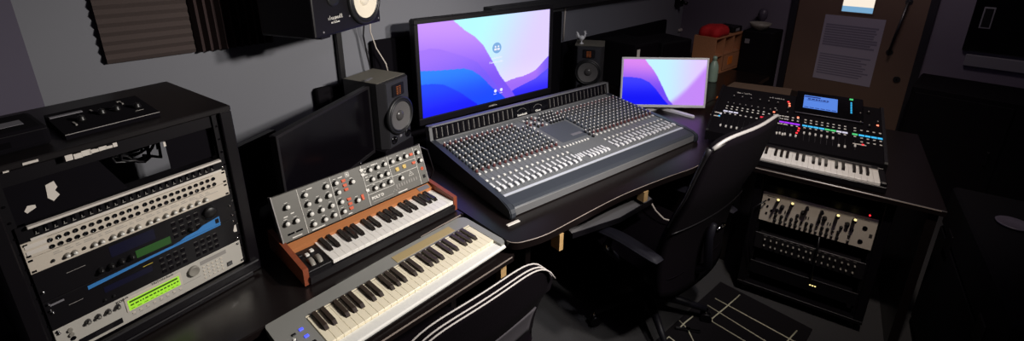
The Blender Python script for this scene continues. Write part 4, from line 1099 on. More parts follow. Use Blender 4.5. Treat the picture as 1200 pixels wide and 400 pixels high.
# ---------------------------------------------------------------- loudspeakers
def cone_part(name, r, m_c, m_s, parent, loc, dust='dust', rot=(PI / 2, 0, 0)):
    b = MB(); b.lathe([(r * 1.17, 0.0), (r * 1.17, .010), (r * 1.10, .0145), (r * 1.02, .0145), (r * 1.0, .011)], 40, cap=False); b.obj('trim_ring', 'surround', parent, loc, rot)
    b = MB(); b.lathe([(r * 1.01, .0105), (r * .96, .0155), (r * .90, .0145), (r * .865, .0105)], 40, cap=False); b.mi = 1; b.lathe([(r * .87, .011), (r * .6, .0055), (r * .30, .0015)], 40, cap=False); b.mi = 2
    b.lathe([(r * .33, .002), (r * .30, .008), (r * .2, .0125), (r * .1, .0145), (0, 0.015)], 32, cap=False)
    return b.obj(name, [m_s, m_c, dust], parent, loc, rot)
def studio_monitor(label, loc, rz, w=.212, h=.337, d=.24):
    t = thing('studio_monitor', label, 'loudspeaker', loc, rz, None)
    # cabinet with chamfered front edges
    c = .022
    pts = [(c, -.0), (w - c, -.0), (w, c * 1.6), (w, d), (0, d), (0, c * 1.6)]
    b = MB(); b.prism(pts, 0, h, axis='z'); b.mi = 1; b.box(.001, .03, h, w - .001, d - .001, h + .0015); b.obj('cabinet', ['spk', 'spktoplit'], t)  # thin top sheet coloured lighter, as if lit from above
    b = MB(); b.box(c + .003, -.004, .004, w - c - .003, 0, h - .004, bev=.002); b.obj('baffle', 'baffle', t)
    cone_part('woofer', .083, 'cone', 'surround', t, (w / 2, -.004, .152))
    # folded-ribbon tweeter window
    b = MB(); b.box(w / 2 - .044, -.010, .256, w / 2 + .044, -.0035, .318, bev=.004); b.obj('tweeter_plate', 'black', t)
    b = MB(); b.box(w / 2 - .016, -.0115, .264, w / 2 + .016, -.0095, .306, bev=.002); b.mi = 1
    for k in range(5): b.box(w / 2 - .0155, -.0130, .267 + k * .008, w / 2 + .0155, -.011, .2705 + k * .008)
    b.box(w / 2 - .002, -.0132, .264, w / 2 + .002, -.011, .306)
    b.obj('ribbon_tweeter', ['amber', 'black'], t, label='copper coloured ribbon tweeter')
    for x in (w * .25, w * .75):
        b = MB(); b.lathe([(.020, 0), (.020, .005), (.016, .005), (.013, .0005), (0, .0005)], 24); b.obj('bass_port', 'blackg', t, (x, -.004, .038), (PI / 2, 0, 0))
    b = MB(); b.box(w / 2 - .008, -.0055, .036, w / 2 + .008, -.0035, .050, bev=.001); b.cyl((w / 2 + .04, -.004, .06), (w / 2 + .04, -.010, .06), .005, seg=12); b.obj('control_strip', 'labelgrey', t)
    return t
d0 = Vector((-.535 + .63, 2.382 - 2.185, 0)); rz1 = math.atan2(d0.y, d0.x)
s1 = studio_monitor('grey studio monitor with lit beige top between the dark monitor and the television', (-.611, 2.12, 1.22 - .337), rz1)
b = MB(); b.box(-.005, .002, .7505, .215, .23, 1.22 - .337 - .002, bev=.006, T=Matrix.Translation((-.611, 2.12, 0)) @ Matrix.Rotation(rz1, 4, 'Z'))
o = b.obj('isolation_block', 'blackm'); tag(o, 'black foam block under the grey studio monitor beside the television', 'isolation block')
s2 = studio_monitor('studio monitor with a white rooster figurine on top, right of the television', (.447, 3.344, 1.139 - .337), R(-12))
b = MB(); b.box(.47 - .02, 3.42, .7505, .70, 3.42 + .001, .7515)
b.bm.free()
b = MB(); b.box(-.0, .0, 0, .206, .235, 1.139 - .337 - .7505 - .0005, bev=.002)
o = b.obj('rubber_pad', 'blackm', None, (.447, 3.344, .7505), (0, 0, R(-12))); tag(o, 'black pad under the studio monitor right of the television', 'pad')
# rooster figurine
rg = thing('rooster_figurine', 'small white rooster figurine on the studio monitor right of the television', 'figurine', (.508, 3.42, 1.1415), R(-10))
b = MB(); b.lathe([(.016, 0), (.016, .004), (.006, .007), (.004, .02), (.012, .028), (.022, .040), (.020, .052), (.008, .060), (0, .062)], 16)
b.obj('body', 'white', rg)
b = MB(); b.tube([(.014, 0, .045), (.022, 0, .060), (.024, 0, .078), (.022, 0, .086)], [.010, .008, .006, .0075], 10); b.prism([(.030, .080), (.040, .076), (.030, .074)], -.002, .002, axis='y'); b.prism([(.014, .086), (.017, .100), (.021, .090), (.024, .101), (.027, .090), (.031, .096), (.031, .084)], -.0015, .0015, axis='y'); b.obj('head', 'white', rg)
b = MB(); b.tube([(-.012, 0, .042), (-.026, 0, .056), (-.032, 0, .076), (-.040, 0, .088)], [.010, .011, .009, .003], 8); b.tube([(-.014, .004, .042), (-.034, .004, .052), (-.044, .004, .068)], [.008, .009, .003], 8); b.obj('tail', 'white', rg)
# loudspeaker hung on the wall, lying on its side, turned towards the seats
HS = thing('hung_loudspeaker', 'black loudspeaker with a white cone hung high on the wall on its side', 'loudspeaker', (0, 0, 0))
HP = Vector((-.753, 1.84, 1.50)); HR = R(71.7)
HS.location = HP; HS.rotation_euler = (0, 0, HR)
b = MB(); b.box(-.03, 0, 0, .42, .265, .27, bev=.008, seg=2); b.obj('cabinet', 'black', HS)
cone_part('woofer', .098, 'whitecone', 'surround', HS, (.298, -.001, .122), dust='whitecone')
b = MB(); b.lathe([(.038, 0), (.036, .006), (.020, .0015), (.014, .0015)], 32, cap=False); b.mi = 1; b.lathe([(.014, .0015), (.008, .006), (0, .008)], 20, cap=False); b.obj('tweeter', ['surround', 'darkmetal'], HS, (.095, -.001, .150), (PI / 2, 0, 0))
b = MB()
for (x, z) in ((.02, .02), (.40, .02), (.02, .25), (.40, .25), (.19, .06)): b.cyl((x, 0, z), (x, -.002, z), .004, seg=10)
for (x, z) in ((.100, .165), (.108, .148)): b.cyl((x, -.0, z), (x, -.008, z), .006, seg=10)
b.obj('screw_head', 'labelgrey', HS)
b = MB(); scribble(b, .055, .062, .085, .017, -.002, 21); scribble(b, .070, .046, .052, .011, -.002, 22); b.obj('lettering', 'text', HS)
b = MB(); b.box(.16, .265, .10, .26, .40, .16, bev=.004); b.box(.13, .262, .06, .29, .268, .20); b.obj('wall_bracket', 'black', HS)
b = MB(); b.box(.06, .05, -.022, .12, .2, -.0005, bev=.003); b.obj('under_bracket', 'black', HS)
# hanging twin cables from the loudspeaker
b = MB(); b.tube([W(1.16, 2.20, 1.50), W(1.165, 2.22, 1.42), W(1.19, 2.22, 1.33), W(1.235, 2.215, 1.24), W(1.24, 2.21, 1.20)], .0035, 8)
o = b.obj('speaker_cable', 'cablewhite'); tag(o, 'pale speaker cable dropping from the hung loudspeaker to the studio monitor', 'cable')
b = MB(); b.tube([W(1.13, 2.20, 1.50), W(1.14, 2.25, 1.40), W(1.15, 2.25, 1.30), W(1.17, 2.245, 1.15), W(1.18, 2.24, .9)], .004, 8)
o = b.obj('speaker_cable', 'cable'); tag(o, 'black speaker cable dropping from the hung loudspeaker behind the studio monitor', 'cable')
# black cabinets behind the white monitor
def box_at(name, label, cat, x, y, z, rz, w, d, h, m, extra=None, bev=.006):
    t = thing(name, label, cat, (x, y, z), R(rz))
    b = MB(); b.box(0, 0, 0, w, d, h, bev=bev); b.obj('cabinet', m, t)
    return t
t = box_at('loudspeaker_cabinet', 'black loudspeaker cabinet behind the white monitor at its left', 'loudspeaker', .93, 3.50, .7505, 40, .30, .34, .36, 'blackm')
b = MB(); b.box(.015, -.006, .015, .285, 0, .345, bev=.003); b.obj('grille', 'fabric', t)
t = box_at('loudspeaker_cabinet', 'larger black loudspeaker cabinet behind the white monitor at its right', 'loudspeaker', 1.18, 3.66, .7505, 30, .34, .30, .345, 'blackm')
b = MB(); b.box(.015, -.006, .015, .325, 0, .33, bev=.003); b.obj('grille', 'fabric', t)
b = MB(); b.box(.14, -.009, .05, .20, -.005, .20, bev=.002); b.obj('badge', 'bezel', t)
b = MB(); b.box(-.018, -.002, -.032, .018, 0, .032, bev=.001)
tg = b.obj('white_tag', 'label', None, Vector((.93, 3.50, 1.045)) + Matrix.Rotation(R(40), 3, 'Z') @ Vector((.030, -.0065, 0)), (0, 0, R(40))); tag(tg, 'white tag stuck on the left black loudspeaker cabinet above the white monitor', 'tag')
# ---------------------------------------------------------------- cubby, bag, bottle
CB = Vector((1.715, 3.93, .7505)); CR = R(40)
cb = thing('wooden_cubby', 'tan wooden cubby box with open compartments near the door', 'shelf', CB, CR)
CW, CD, CH = .50, .20, .33
b = MB()
b.box(0, 0, 0, .014, CD, CH); b.obj('side_panel', 'boxwood', cb)
b = MB(); b.box(CW - .014, 0, 0, CW, CD, CH); b.obj('side_panel', 'boxwood', cb)
b = MB(); b.box(.014, 0, CH - .014, CW - .014, CD, CH); b.obj('top_panel', 'boxwood', cb)
b = MB(); b.box(.014, 0, 0, CW - .014, CD, .014); b.obj('bottom_panel', 'boxwood', cb)
b = MB(); b.box(.014, CD - .008, .014, CW - .014, CD, CH - .014); b.obj('back_panel', 'boxwood', cb)
for x in (.17, .335):
    b = MB(); b.box(x - .006, .004, .014, x + .006, CD - .008, CH - .014); b.obj('divider', 'boxwood', cb)
b = MB(); b.box(.014, .004, .155, CW - .014, CD - .008, .167); b.obj('shelf_board', 'boxwood', cb)
b = MB(); b.box(.26, -.003, .06, .34, .004, .13); b.obj('orange_sticker', 'orangelabel', cb, label='orange sticker')
b = MB(); b.box(.19, .0, .02, .50, .008, .15); b.obj('drawer_front', 'boxwood', cb)
def lump(name, label, cat, c, sx, sy, sz, m, rz=0, seed=1):
    rr = random.Random(seed); ph = [rr.random() * 6 for _ in range(6)]
    def f(u, v):
        a = u * 2 * PI; p = v * PI / 2
        q = (abs(math.cos(a)) ** 4 + abs(math.sin(a)) ** 4) ** -.25
        wob = 1 + .05 * math.sin(3 * a + ph[0]) + .04 * math.sin(5 * a + ph[1])
        zz = math.sin(p) ** .6 * (1 + .08 * math.sin(4 * a + ph[2]) * math.cos(p))
        r = math.cos(p) ** .45 * wob * q if v < 1 else 0
        return (r * sx / 2, 0, 0) if False else (r * math.cos(a) * sx / 2, r * math.sin(a) * sy / 2, sz * zz)
    b = MB(); b.grid(f, 36, 10); bmesh.ops.remove_doubles(b.bm, verts=b.bm.verts[:], dist=1e-5)
    bo = [e for e in b.bm.edges if len(e.link_faces) == 1]
    if bo: bmesh.ops.holes_fill(b.bm, edges=bo, sides=0)
    return b, (c, (0, 0, rz))
def on_cubby(x, y, z): return CB + Matrix.Rotation(CR, 3, 'Z') @ Vector((x, y, z))
rb = thing('red_bag', 'bright red fabric bag lying on top of the wooden cubby', 'bag', on_cubby(.15, .10, CH + .001), CR)
b, _ = lump('', '', '', None, .27, .19, .085, 'red', seed=4); b.obj('bag_body', 'red', rb)
b = MB(); b.tube([(-.11, -.06, .070), (0, -.072, .080), (.11, -.06, .070)], .003, 6); b.obj('seam', 'red', rb)
gb = thing('black_case', 'low black case with a small pale label on the right part of the cubby top', 'case', on_cubby(.325, .02, CH + .001), CR)
b = MB(); b.box(0, 0, 0, .17, .17, .05, bev=.006); b.obj('case_body', 'black', gb)
b = MB(); b.box(.05, -.001, .012, .12, .0005, .036); b.obj('label_sticker', 'labelgrey', gb)
bt_ = thing('spray_bottle', 'pale mint plastic bottle standing in front of the wooden cubby', 'bottle', (1.66, 3.775, .7505))
b = MB(); b.lathe([(.036, 0), (.038, .01), (.038, .11), (.034, .14), (.018, .175), (.015, .18)], 24); b.obj('bottle_body', 'bottle', bt_)
b = MB(); b.lathe([(.017, .18), (.017, .205), (.013, .215), (0, .215)], 20); b.obj('cap', 'bottle', bt_)
b = MB(); b.box(-.03, -.02, 0, .03, .02, .0015, T=Matrix.Rotation(.6, 4, 'Z'))
o = b.obj('white_note', 'label', None, (1.50, 3.62, .7505)); tag(o, 'small white paper note on the table beside the mint bottle', 'note')
# ---------------------------------------------------------------- digital console on the right desk
WG = Vector((1.100, 2.493, 0)); WGR = R(-31.2); WS = .951
wg = thing('digital_console', 'black digital console with glowing scribble strips and a blue screen on the right desk', 'digital mixer', (WG.x, WG.y, .7905), WGR)
WW, WDp = .83, .494
TW_ = R(15.7); z0 = .0595
yb = WDp * math.cos(TW_); zb = z0 + WDp * math.sin(TW_)
b = MB(); b.prism([(0, 0.004), (0, z0 - .006), (.004, z0), (yb, zb), (yb + .02, zb - .005), (yb + .02, .004)], 0.012, WW - 0.012, axis='x'); b.obj('chassis', 'blackm', wg)
for x in (0, WW - .014):
    b = MB(); b.prism([(-.006, 0), (-.008, z0), (.0, z0 + .008), (yb, zb + .008), (yb + .026, zb), (yb + .026, 0)], x, x + .014, axis='x'); b.obj('side_cheek', 'black', wg)
wp = Plane((0, 0, z0 + .0005), 15.7)
def wat(u, v, h=0): return wp.at(u * WS, v * WS, h)
fb = MB(); fb.box(-.0010, 0, 0, .0010, .085, .0008); slotm = fb.mesh('slot', 'bezel')
cb_ = MB(); cb_.box(-.0045, -.009, 0, .0045, .009, .008, bev=.0015); capm = cb_.mesh('fader_cap', 'text')
nb = MB(); nb.box(-.0055, -.004, 0, .0055, .004, .003, bev=.001); nbm = nb.mesh('button', 'text'); 
def strip(u, v, m):
    b = MB(); b.box(-.0118, -.007, 0, .0118, .007, .0015, bev=.0004); return b.obj('scribble_strip', m, wg, wat(u, v), wp.rot)
groups = []
# left bank of twelve, middle bank, right bank
cols_l = ['led_w', 'led_w', 'led_w', None, None, None, None, 'led_red', 'led_red', 'led_p', None, None]
UW = []
for k in range(12): UW.append((.070 + k * .0295, cols_l[k], .085 if k > 7 else .062))
for k in range(0): pass
for k in range(4): UW.append((.345 + .0295 + .005 + k * .0265, 'led_p', .090))
cm = ['led_c', 'led_c', 'led_c', 'led_c', 'led_g', 'led_g', 'led_w', 'led_w']
for k in range(8): UW.append((.497 + k * .0275, cm[k], .135 if k < 6 else .075))
UW.append((.735, 'led_g', .10))
lane = []
for (u, c, fv) in UW:
    if c: strip(u, .212 if u > .3 else .225, c)
    put(slotm, 'fader_slot', wg, wat(u, .065), wp.rot)
    put(capm, 'fader', wg, wat(u, fv), wp.rot)
    for v in (.245, .272, .190):
        put(nbm, 'button', wg, wat(u, v + (.012 if u < .3 else 0)), wp.rot)
for k in range(4):
    strip(.765 + k * .028, .212, 'led_c')
    for v in (.185, .15, .26):
        put(nbm, 'button', wg, wat(.765 + k * .028, v), wp.rot)
ek = knob_mesh(.0075, .012, 'knobk', 'textdim', .5, 12)
for (u, v) in [(.07 + k * .034, .31) for k in range(9)] + [(.09 + k * .05, .40) for k in range(6)] + [(.40, .31), (.40, .36), (.76, .33), (.80, .31), (.84, .36), (.76, .42), (.80, .45)]:
    put(ek, 'encoder', wg, wat(u, v), wp.rot)
def led(u, v, m, w=.005, l=.005):
    b = MB(); b.box(-w, -l, 0, w, l, .0035, bev=.001); b.obj('lit_button', m, wg, wat(u, v), wp.rot)
for (u, v, m) in ((.330, .300, 'led_o'), (.333, .345, 'textdim'), (.402, .42, 'led_o'), (.405, .395, 'led_o'), (.395, .44, 'led_r'), (.458, .285, 'led_o'), (.468, .150, 'led_r'), (.470, .175, 'led_r'), (.462, .125, 'led_r'), (.84, .335, 'led_o'), (.77, .125, 'led_r'), (.045, .16, 'led_c'), (.05, .185, 'led_w')):
    led(u, v, m)
# white tape pieces
for (u0, v0, u1, v1) in ((-.002, .188, .055, .199), (-.004, .150, .050, .160), (.725, .118, .785, .126)):
    b = MB(); b.box(u0 * WS, v0 * WS, .001, u1 * WS, v1 * WS, .0022); b.obj('tape_strip', 'label', wg, wp.o, wp.rot, label='white tape strip')
# screen block
b = MB(); b.box(.435 * WS, .325 * WS, 0, .775 * WS, .575 * WS, .012, bev=.003); b.obj('screen_block', 'blackg', wg, wp.o, wp.rot)
b = MB(); b.box(.474 * WS, .385 * WS, .0122, .648 * WS, .530 * WS, .0130); sc_ = b.obj('screen', 'bluescreen', wg, wp.o, wp.rot, label='glowing blue screen')
b = MB()
b.box(.476 * WS, .508 * WS, .0131, .560 * WS, .520 * WS, .0134)
rr = random.Random(6); x = .495
while x < .60:
    w = .006 + rr.random() * .012; b.box(x * WS, .485 * WS, .0131, (x + w) * WS, .497 * WS, .0134); x += w + .004
b.box(.490 * WS, .475 * WS, .0131, .60 * WS, .479 * WS, .0134)
for k in range(6): b.box((.480 + k * .028) * WS, .392 * WS, .0131, (.502 + k * .028) * WS, .398 * WS, .0134)
b.obj('screen_text', 'screenink', wg, wp.o, wp.rot)
b = MB()
for k in range(9): b.box((.716 - .004) * WS, (.40 + k * .014) * WS, .0122, (.716 + .004) * WS, (.408 + k * .014) * WS, .0130)
b.obj('meter_segments', 'led_c', wg, wp.o, wp.rot)
b = MB(); b.box((.716 - .009) * WS, .545 * WS, .0122, (.716 + .009) * WS, .562 * WS, .0130); b.obj('lit_label', 'led_g', wg, wp.o, wp.rot)
b = MB(); scribble(b, 0, 0, .085, .012, 0, 31); o = b.obj('lettering', 'text', wg, wat(.10, .455, .001), (wp.t - PI / 2 + PI / 2, 0, 0)); o.rotation_euler = (wp.t - PI / 2 + PI / 2 - PI / 2 + PI / 2, 0, 0); o.rotation_euler = (wp.t + 0.0 - PI / 2, 0, 0)
b = MB(); scribble(b, 0, 0, .075, .012, 0, 32); o = b.obj('lettering', 'text', wg, wat(.29, .455, .001), (wp.t - PI / 2, 0, 0))
# wood-ended something orange behind the console's left corner
oc = thing('orange_plug', 'orange-brown adapter at the rear left corner of the digital console', 'adapter', (1.555, 3.30, .7505), R(20))
b = MB(); b.box(-.06, -.02, 0, .03, .02, .03, bev=.008); b.obj('adapter_body', 'orangelabel', oc)
b = MB(); b.tube([(-.06, 0, .015), (-.12, -.02, .02), (-.22, -.06, .015), (-.32, -.10, .012)], .004, 6); b.obj('lead', 'cable', oc)
# ---------------------------------------------------------------- slim keyboard in front
bE = Vector((math.cos(-.573), math.sin(-.573), 0)); bB = Vector((-bE.y, bE.x, 0))
KF = Vector((1.260, 2.151, 0)) - bE * .047
kb = thing('slim_keyboard', 'slim black keyboard with white keys below the digital console, its left end behind the chair', 'keyboard', (KF.x - bE.x * .03, KF.y - bE.y * .03, .7905), -.573)
b = MB(); b.box(0, -.006, .002, .03 + .519 + .024, .196, .034, bev=.003); b.box(.03 + .5175, -.002, .034, .03 + .519 + .022, .19, .052, bev=.003); b.box(0, -.002, .034, .0285, .19, .052, bev=.003); b.box(.0, .149, .034, .57, .19, .052, bev=.002); b.obj('case', 'black', kb)
b = MB(); b.box(.03, .1475, .046, .548, .1495, .0495); b.obj('key_edge_strip', 'label', kb)
keys(kb, Plane((.03, 0, .0465), 0), 22, 0, .0235, .146, 'white_key', 'black_key', bl=.6, bw=.5)
b = MB(); b.box(.545, .16, .0522, .566, .168, .0530); b.box(.55, .0, .0522, .566, .004, .0530); b.obj('white_mark', 'textdim', kb)
b = MB(); b.box(.31, .168, .0522, .52, .171, .0528); b.obj('trim_line', 'textdim', kb)
# ---------------------------------------------------------------- rack under the right desk
QO = Vector((1.31, 2.182, 0)); QR = R(-33.5)
rq = thing('floor_rack', 'low black rack cabinet on castors under the right desk', 'rack', QO, QR)
for (a, c) in ((-.045, -.008), (.490, .527)):
    b = MB(); b.box(a, -.02, .075, c, .45, .745, bev=.003); b.obj('side_panel', 'rack', rq)
b = MB(); b.box(-.045, -.02, .055, .527, .45, .075, bev=.002); b.obj('base_panel', 'rack', rq)
b = MB(); b.box(-.045, -.02, .745, .527, .45, .761, bev=.002); b.obj('top_panel', 'rack', rq)
b = MB(); b.box(-.008, .43, .075, .490, .445, .745); b.obj('back_panel', 'blackm', rq)
for x in (-.0075, .476):
    b = MB(); b.box(x, .004, .076, x + .0145, .02, .744); b.mi = 1
    for k in range(14): b.cyl((x + .007, .001, .10 + k * .0445), (x + .007, .0045, .10 + k * .0445), .003, seg=8)
    b.obj('mounting_rail', ['black', 'blackg'], rq)
for (x, y) in ((-.01, .03), (.49, .03), (-.01, .40), (.49, .40)):
    b = MB(); b.cyl((x - .01, y, .025), (x + .01, y, .025), .025, seg=18); b.box(x - .014, y - .012, .03, x + .014, y + .012, .056); b.obj('castor', 'black', rq)
def qt(x, y, z): return QO + Matrix.Rotation(QR, 3, 'Z') @ Vector((x, y, z))
# cream mixer unit
cmx = thing('rack_mixer', 'cream three-unit rack mixer with rows of dark knobs in the right rack', 'mixer', qt(0, 0, .469), QR)
b = MB(); b.box(0, -.006, 0, .4826, .003, .166, bev=.001); b.obj('front_panel', 'cream', cmx)
b = MB(); b.box(.02, .003, .004, .4626, .20, .160); b.obj('chassis', 'black', cmx)
qp = Plane((0, -.006, 0), 90)
kq = knob_mesh(.0075, .013, 'knobk', 'knobk', .5, 12); kq2 = knob_mesh(.0065, .010, 'knobgrey', 'textdark', .5, 12)
k = 0
for j in range(2):
    for i in range(15):
        u = .078 + i * .0222
        if i in (13,): continue
        put(kq2 if i % 3 == 2 else kq, 'mixer_knob', cmx, qp.at(u + (0 if i else -.004), .022 + j * .030), qp.rot)
kb_big = knob_mesh(.010, .020, 'knobk', 'knobk', .5, 14)
for i in range(4): put(kb_big, 'mixer_knob', cmx, qp.at(.095 + i * .092, .108), qp.rot)
for i in range(4): put(kq, 'mixer_knob', cmx, qp.at(.075 + i * .092, .082), qp.rot)
for i in range(4):
    b = MB(); b.box(-.0022, -.007, 0, .0022, .007, .003); m_ = b.mesh('slot', 'black'); put(m_, 'switch_slot', cmx, qp.at(.112 + i * .092, .082), qp.rot); put(m_, 'switch_slot', cmx, qp.at(.122 + i * .092, .082), qp.rot)
b = MB()
for (u, v) in ((.435, .035), (.440, .110)): b.cyl(qp.at(u, v), qp.at(u, v, .004), .010, seg=20)
for (u, v) in ((.03, .13), (.03, .09), (.03, .05), (.015, .10), (.05, .07)): b.cyl(qp.at(u, v), qp.at(u, v, .004), .005, seg=14)
b.obj('socket', 'blackg', cmx)
b = MB(); scribble(b, .395, .148, .055, .007, -.0068, 41); b.box(.462, -.0068, .065, .474, -.006, .085); b.box(.02, -.0068, .145, .06, -.006, .148); b.obj('printed_legend', 'textdark', cmx)
# gooseneck lamps / upright plugs above it
for i, (u, m_) in enumerate(((.072, 'led_y'), (.135, 'led_y'), (.200, None), (.262, None), (.325, 'led_y'), (.392, 'led_y'))):
    pl = thing('patch_plug', ['first', 'second', 'third', 'fourth', 'fifth', 'sixth'][i] + ' from left of the black plugs above the cream rack mixer', 'plug', qt(u, -.006, .469 + .138), QR, 'plugs in the cream rack mixer')
    b = MB(); b.cyl((0, 0, 0), (0, -.045, .012), .0075, seg=12); b.cyl((0, -.045, .012), (0, -.062, .017), .005, seg=10); b.obj('plug_body', 'black', pl)
    if m_:
        b = MB(); b.lathe([(.0055, 0), (.0055, .006), (0, .0085)], 12); b.obj('bright_tip', 'led_y', pl, (0, -.045, .020))
ld = thing('rack_strip_unit', 'thin black rack unit with a red light just above the cream mixer', 'rack unit', qt(0, 0, .637), QR)
b = MB(); b.box(0, -.004, 0, .4826, .003, .044, bev=.001); b.box(.02, .003, .002, .46, .2, .042); b.obj('front_panel', 'black', ld)
b = MB(); b.cyl((.445, -.004, .012), (.445, -.008, .012), .0038, seg=10); b.obj('red_light', 'led_r', ld)
# dark unit with small knobs
dk = thing('dark_rack_unit', 'dark two-unit rack device with two rows of small pale knobs under the cream mixer', 'rack unit', qt(0, 0, .469 - .170), QR)
b = MB(); b.box(0, -.004, 0, .4826, .003, .0925, bev=.001); b.box(.02, .003, .004, .4626, .2, .088); b.obj('front_panel', 'bezel', dk)
kz = MB(); kz.lathe([(.0045, 0), (.004, .012), (0, .0135)], 10); kzm = kz.mesh('knob', 'knobgrey')
rr = random.Random(8)
for j in range(2):
    for i in range(16): put(kzm, 'small_knob', dk, Plane((0, -.004, 0), 90).at(.05 + i * .026 + (rr.random() - .5) * .006, .026 + j * .038), (PI / 2, 0, 0))
b = MB()
for i in range(14): b.box(.04 + i * .03, -.0046, .083, .055 + i * .03, -.004, .0845)
b.obj('printed_legend', 'textdim', dk)
pw = thing('power_unit', 'black rack unit with three small yellow-green lights low in the right rack', 'rack unit', qt(0, 0, .469 - .33), QR)
b = MB(); b.box(0, -.004, 0, .4826, .003, .075, bev=.001); b.box(.02, .003, .002, .46, .2, .073); b.obj('front_panel', 'black', pw)
for k in range(3):
    b = MB(); b.box(.282 + k * .011, -.0055, .036, .289 + k * .011, -.004, .041); b.obj('status_light', 'led_y', pw)
b = MB(); b.tube([qt(.02, -.03, .60), qt(-.03, -.05, .55), qt(-.035, -.05, .40), qt(.0, -.04, .22)], .004, 6)
o = b.obj('rack_cable', 'cable'); tag(o, 'black cable hanging down the left edge of the right rack', 'cable')
b = MB(); b.tube([qt(.275, -.012, .47), qt(.28, -.03, .40), qt(.278, -.03, .32), qt(.285, -.02, .22)], .005, 6)
o = b.obj('rack_cable', 'cable'); tag(o, 'black cable hanging across the dark rack unit with small knobs', 'cable')
# brown board behind console, dark cabinet beside door, bowl and bust
b = MB(); b.prism([(1.636, 3.505), (2.008, 3.259), (2.165, 3.50), (1.80, 3.68)], .7505, .775, axis='z')
o = b.obj('cardboard_sheet', 'card'); tag(o, 'brown board lying flat on the desk behind the digital console', 'board')
def dpt(s, n, z): return Vector((dn.x * n + math.cos(RZD) * s, dn.y * n + math.sin(RZD) * s, z))
bc = thing('black_cabinet', 'tall black cabinet left of the door carrying the white bowl', 'cabinet', dpt(-1.555, 4.42, 0), RZD)
b = MB(); b.box(0, 0, 0, .24, .31, 1.10, bev=.006); b.obj('cabinet', 'blackm', bc)
b = MB(); b.box(.03, -.003, .99, .07, .0, 1.03); b.obj('pale_label', 'labelgrey', bc)
bw = thing('white_bowl', 'white bowl on the black cabinet left of the door', 'bowl', dpt(-1.455, 4.53, 1.1005), RZD)
b = MB(); b.lathe([(.03, 0), (.04, .004), (.075, .035), (.090, .065), (.086, .065), (.07, .035), (.03, .010), (0, .008)], 28); b.obj('bowl', 'knobgrey', bw)
bu = thing('grey_bust', 'small grey head-shaped ornament behind the white bowl', 'ornament', dpt(-1.49, 4.67, 1.1005), RZD)
b = MB(); b.lathe([(.04, 0), (.04, .02), (.022, .035), (.018, .06), (.034, .085), (.042, .12), (.036, .155), (.016, .175), (0, .178)], 20); b.obj('bust', 'dish', bu)
# low black cabinet against the wall right of the door, and the big black case at the front
lc = thing('low_black_cabinet', 'low black cabinet against the wall right of the door', 'cabinet', dpt(-.30, 4.25, 0), RZD)
b = MB(); b.box(0, 0, 0, 1.6, .48, .90, bev=.01); b.obj('cabinet', 'blackm', lc)
for x in (.02, .55, 1.08):
    b = MB(); b.box(x, -.012, .04, x + .50, 0, .86, bev=.004); dd = b.obj('door', 'blackm', lc)
    b = MB(); b.box(x + .44, -.03, .45, x + .455, -.012, .55, bev=.003); b.obj('handle', 'black', dd)
fc_ = thing('flight_case', 'large black flight case at the far right of the floor', 'case', (2.035, 1.945, 0), R(-33.5))
b = MB(); b.box(0, -1.0, .06, .9, 0, .60, bev=.01); b.obj('case_body', 'void', fc_)
b = MB(); b.box(0, -1.0, .605, .9, 0, .80, bev=.01); b.obj('lid', 'void', fc_)
for (x, y) in ((.07, -.93), (.83, -.93), (.07, -.07), (.83, -.07)):
    b = MB(); b.cyl((x - .012, y, .03), (x + .012, y, .03), .03, seg=16); b.box(x - .02, y - .02, .035, x + .02, y + .02, .062); b.obj('castor', 'black', fc_)
for y in (-.8, -.2):
    b = MB(); b.box(-.006, y - .04, .56, .0, y + .04, .66, bev=.002); b.obj('latch', 'black', fc_)
dsh = thing('grey_dish', 'dull grey oval dish on top of the black flight case at the right edge', 'dish', (1.99, 1.625, .8005), 0)
b = MB(); b.lathe([(.03, 0), (.05, .004), (.055, .012), (.05, .013), (.03, .006), (0, .005)], 28); b.obj('dish', 'dish', dsh)
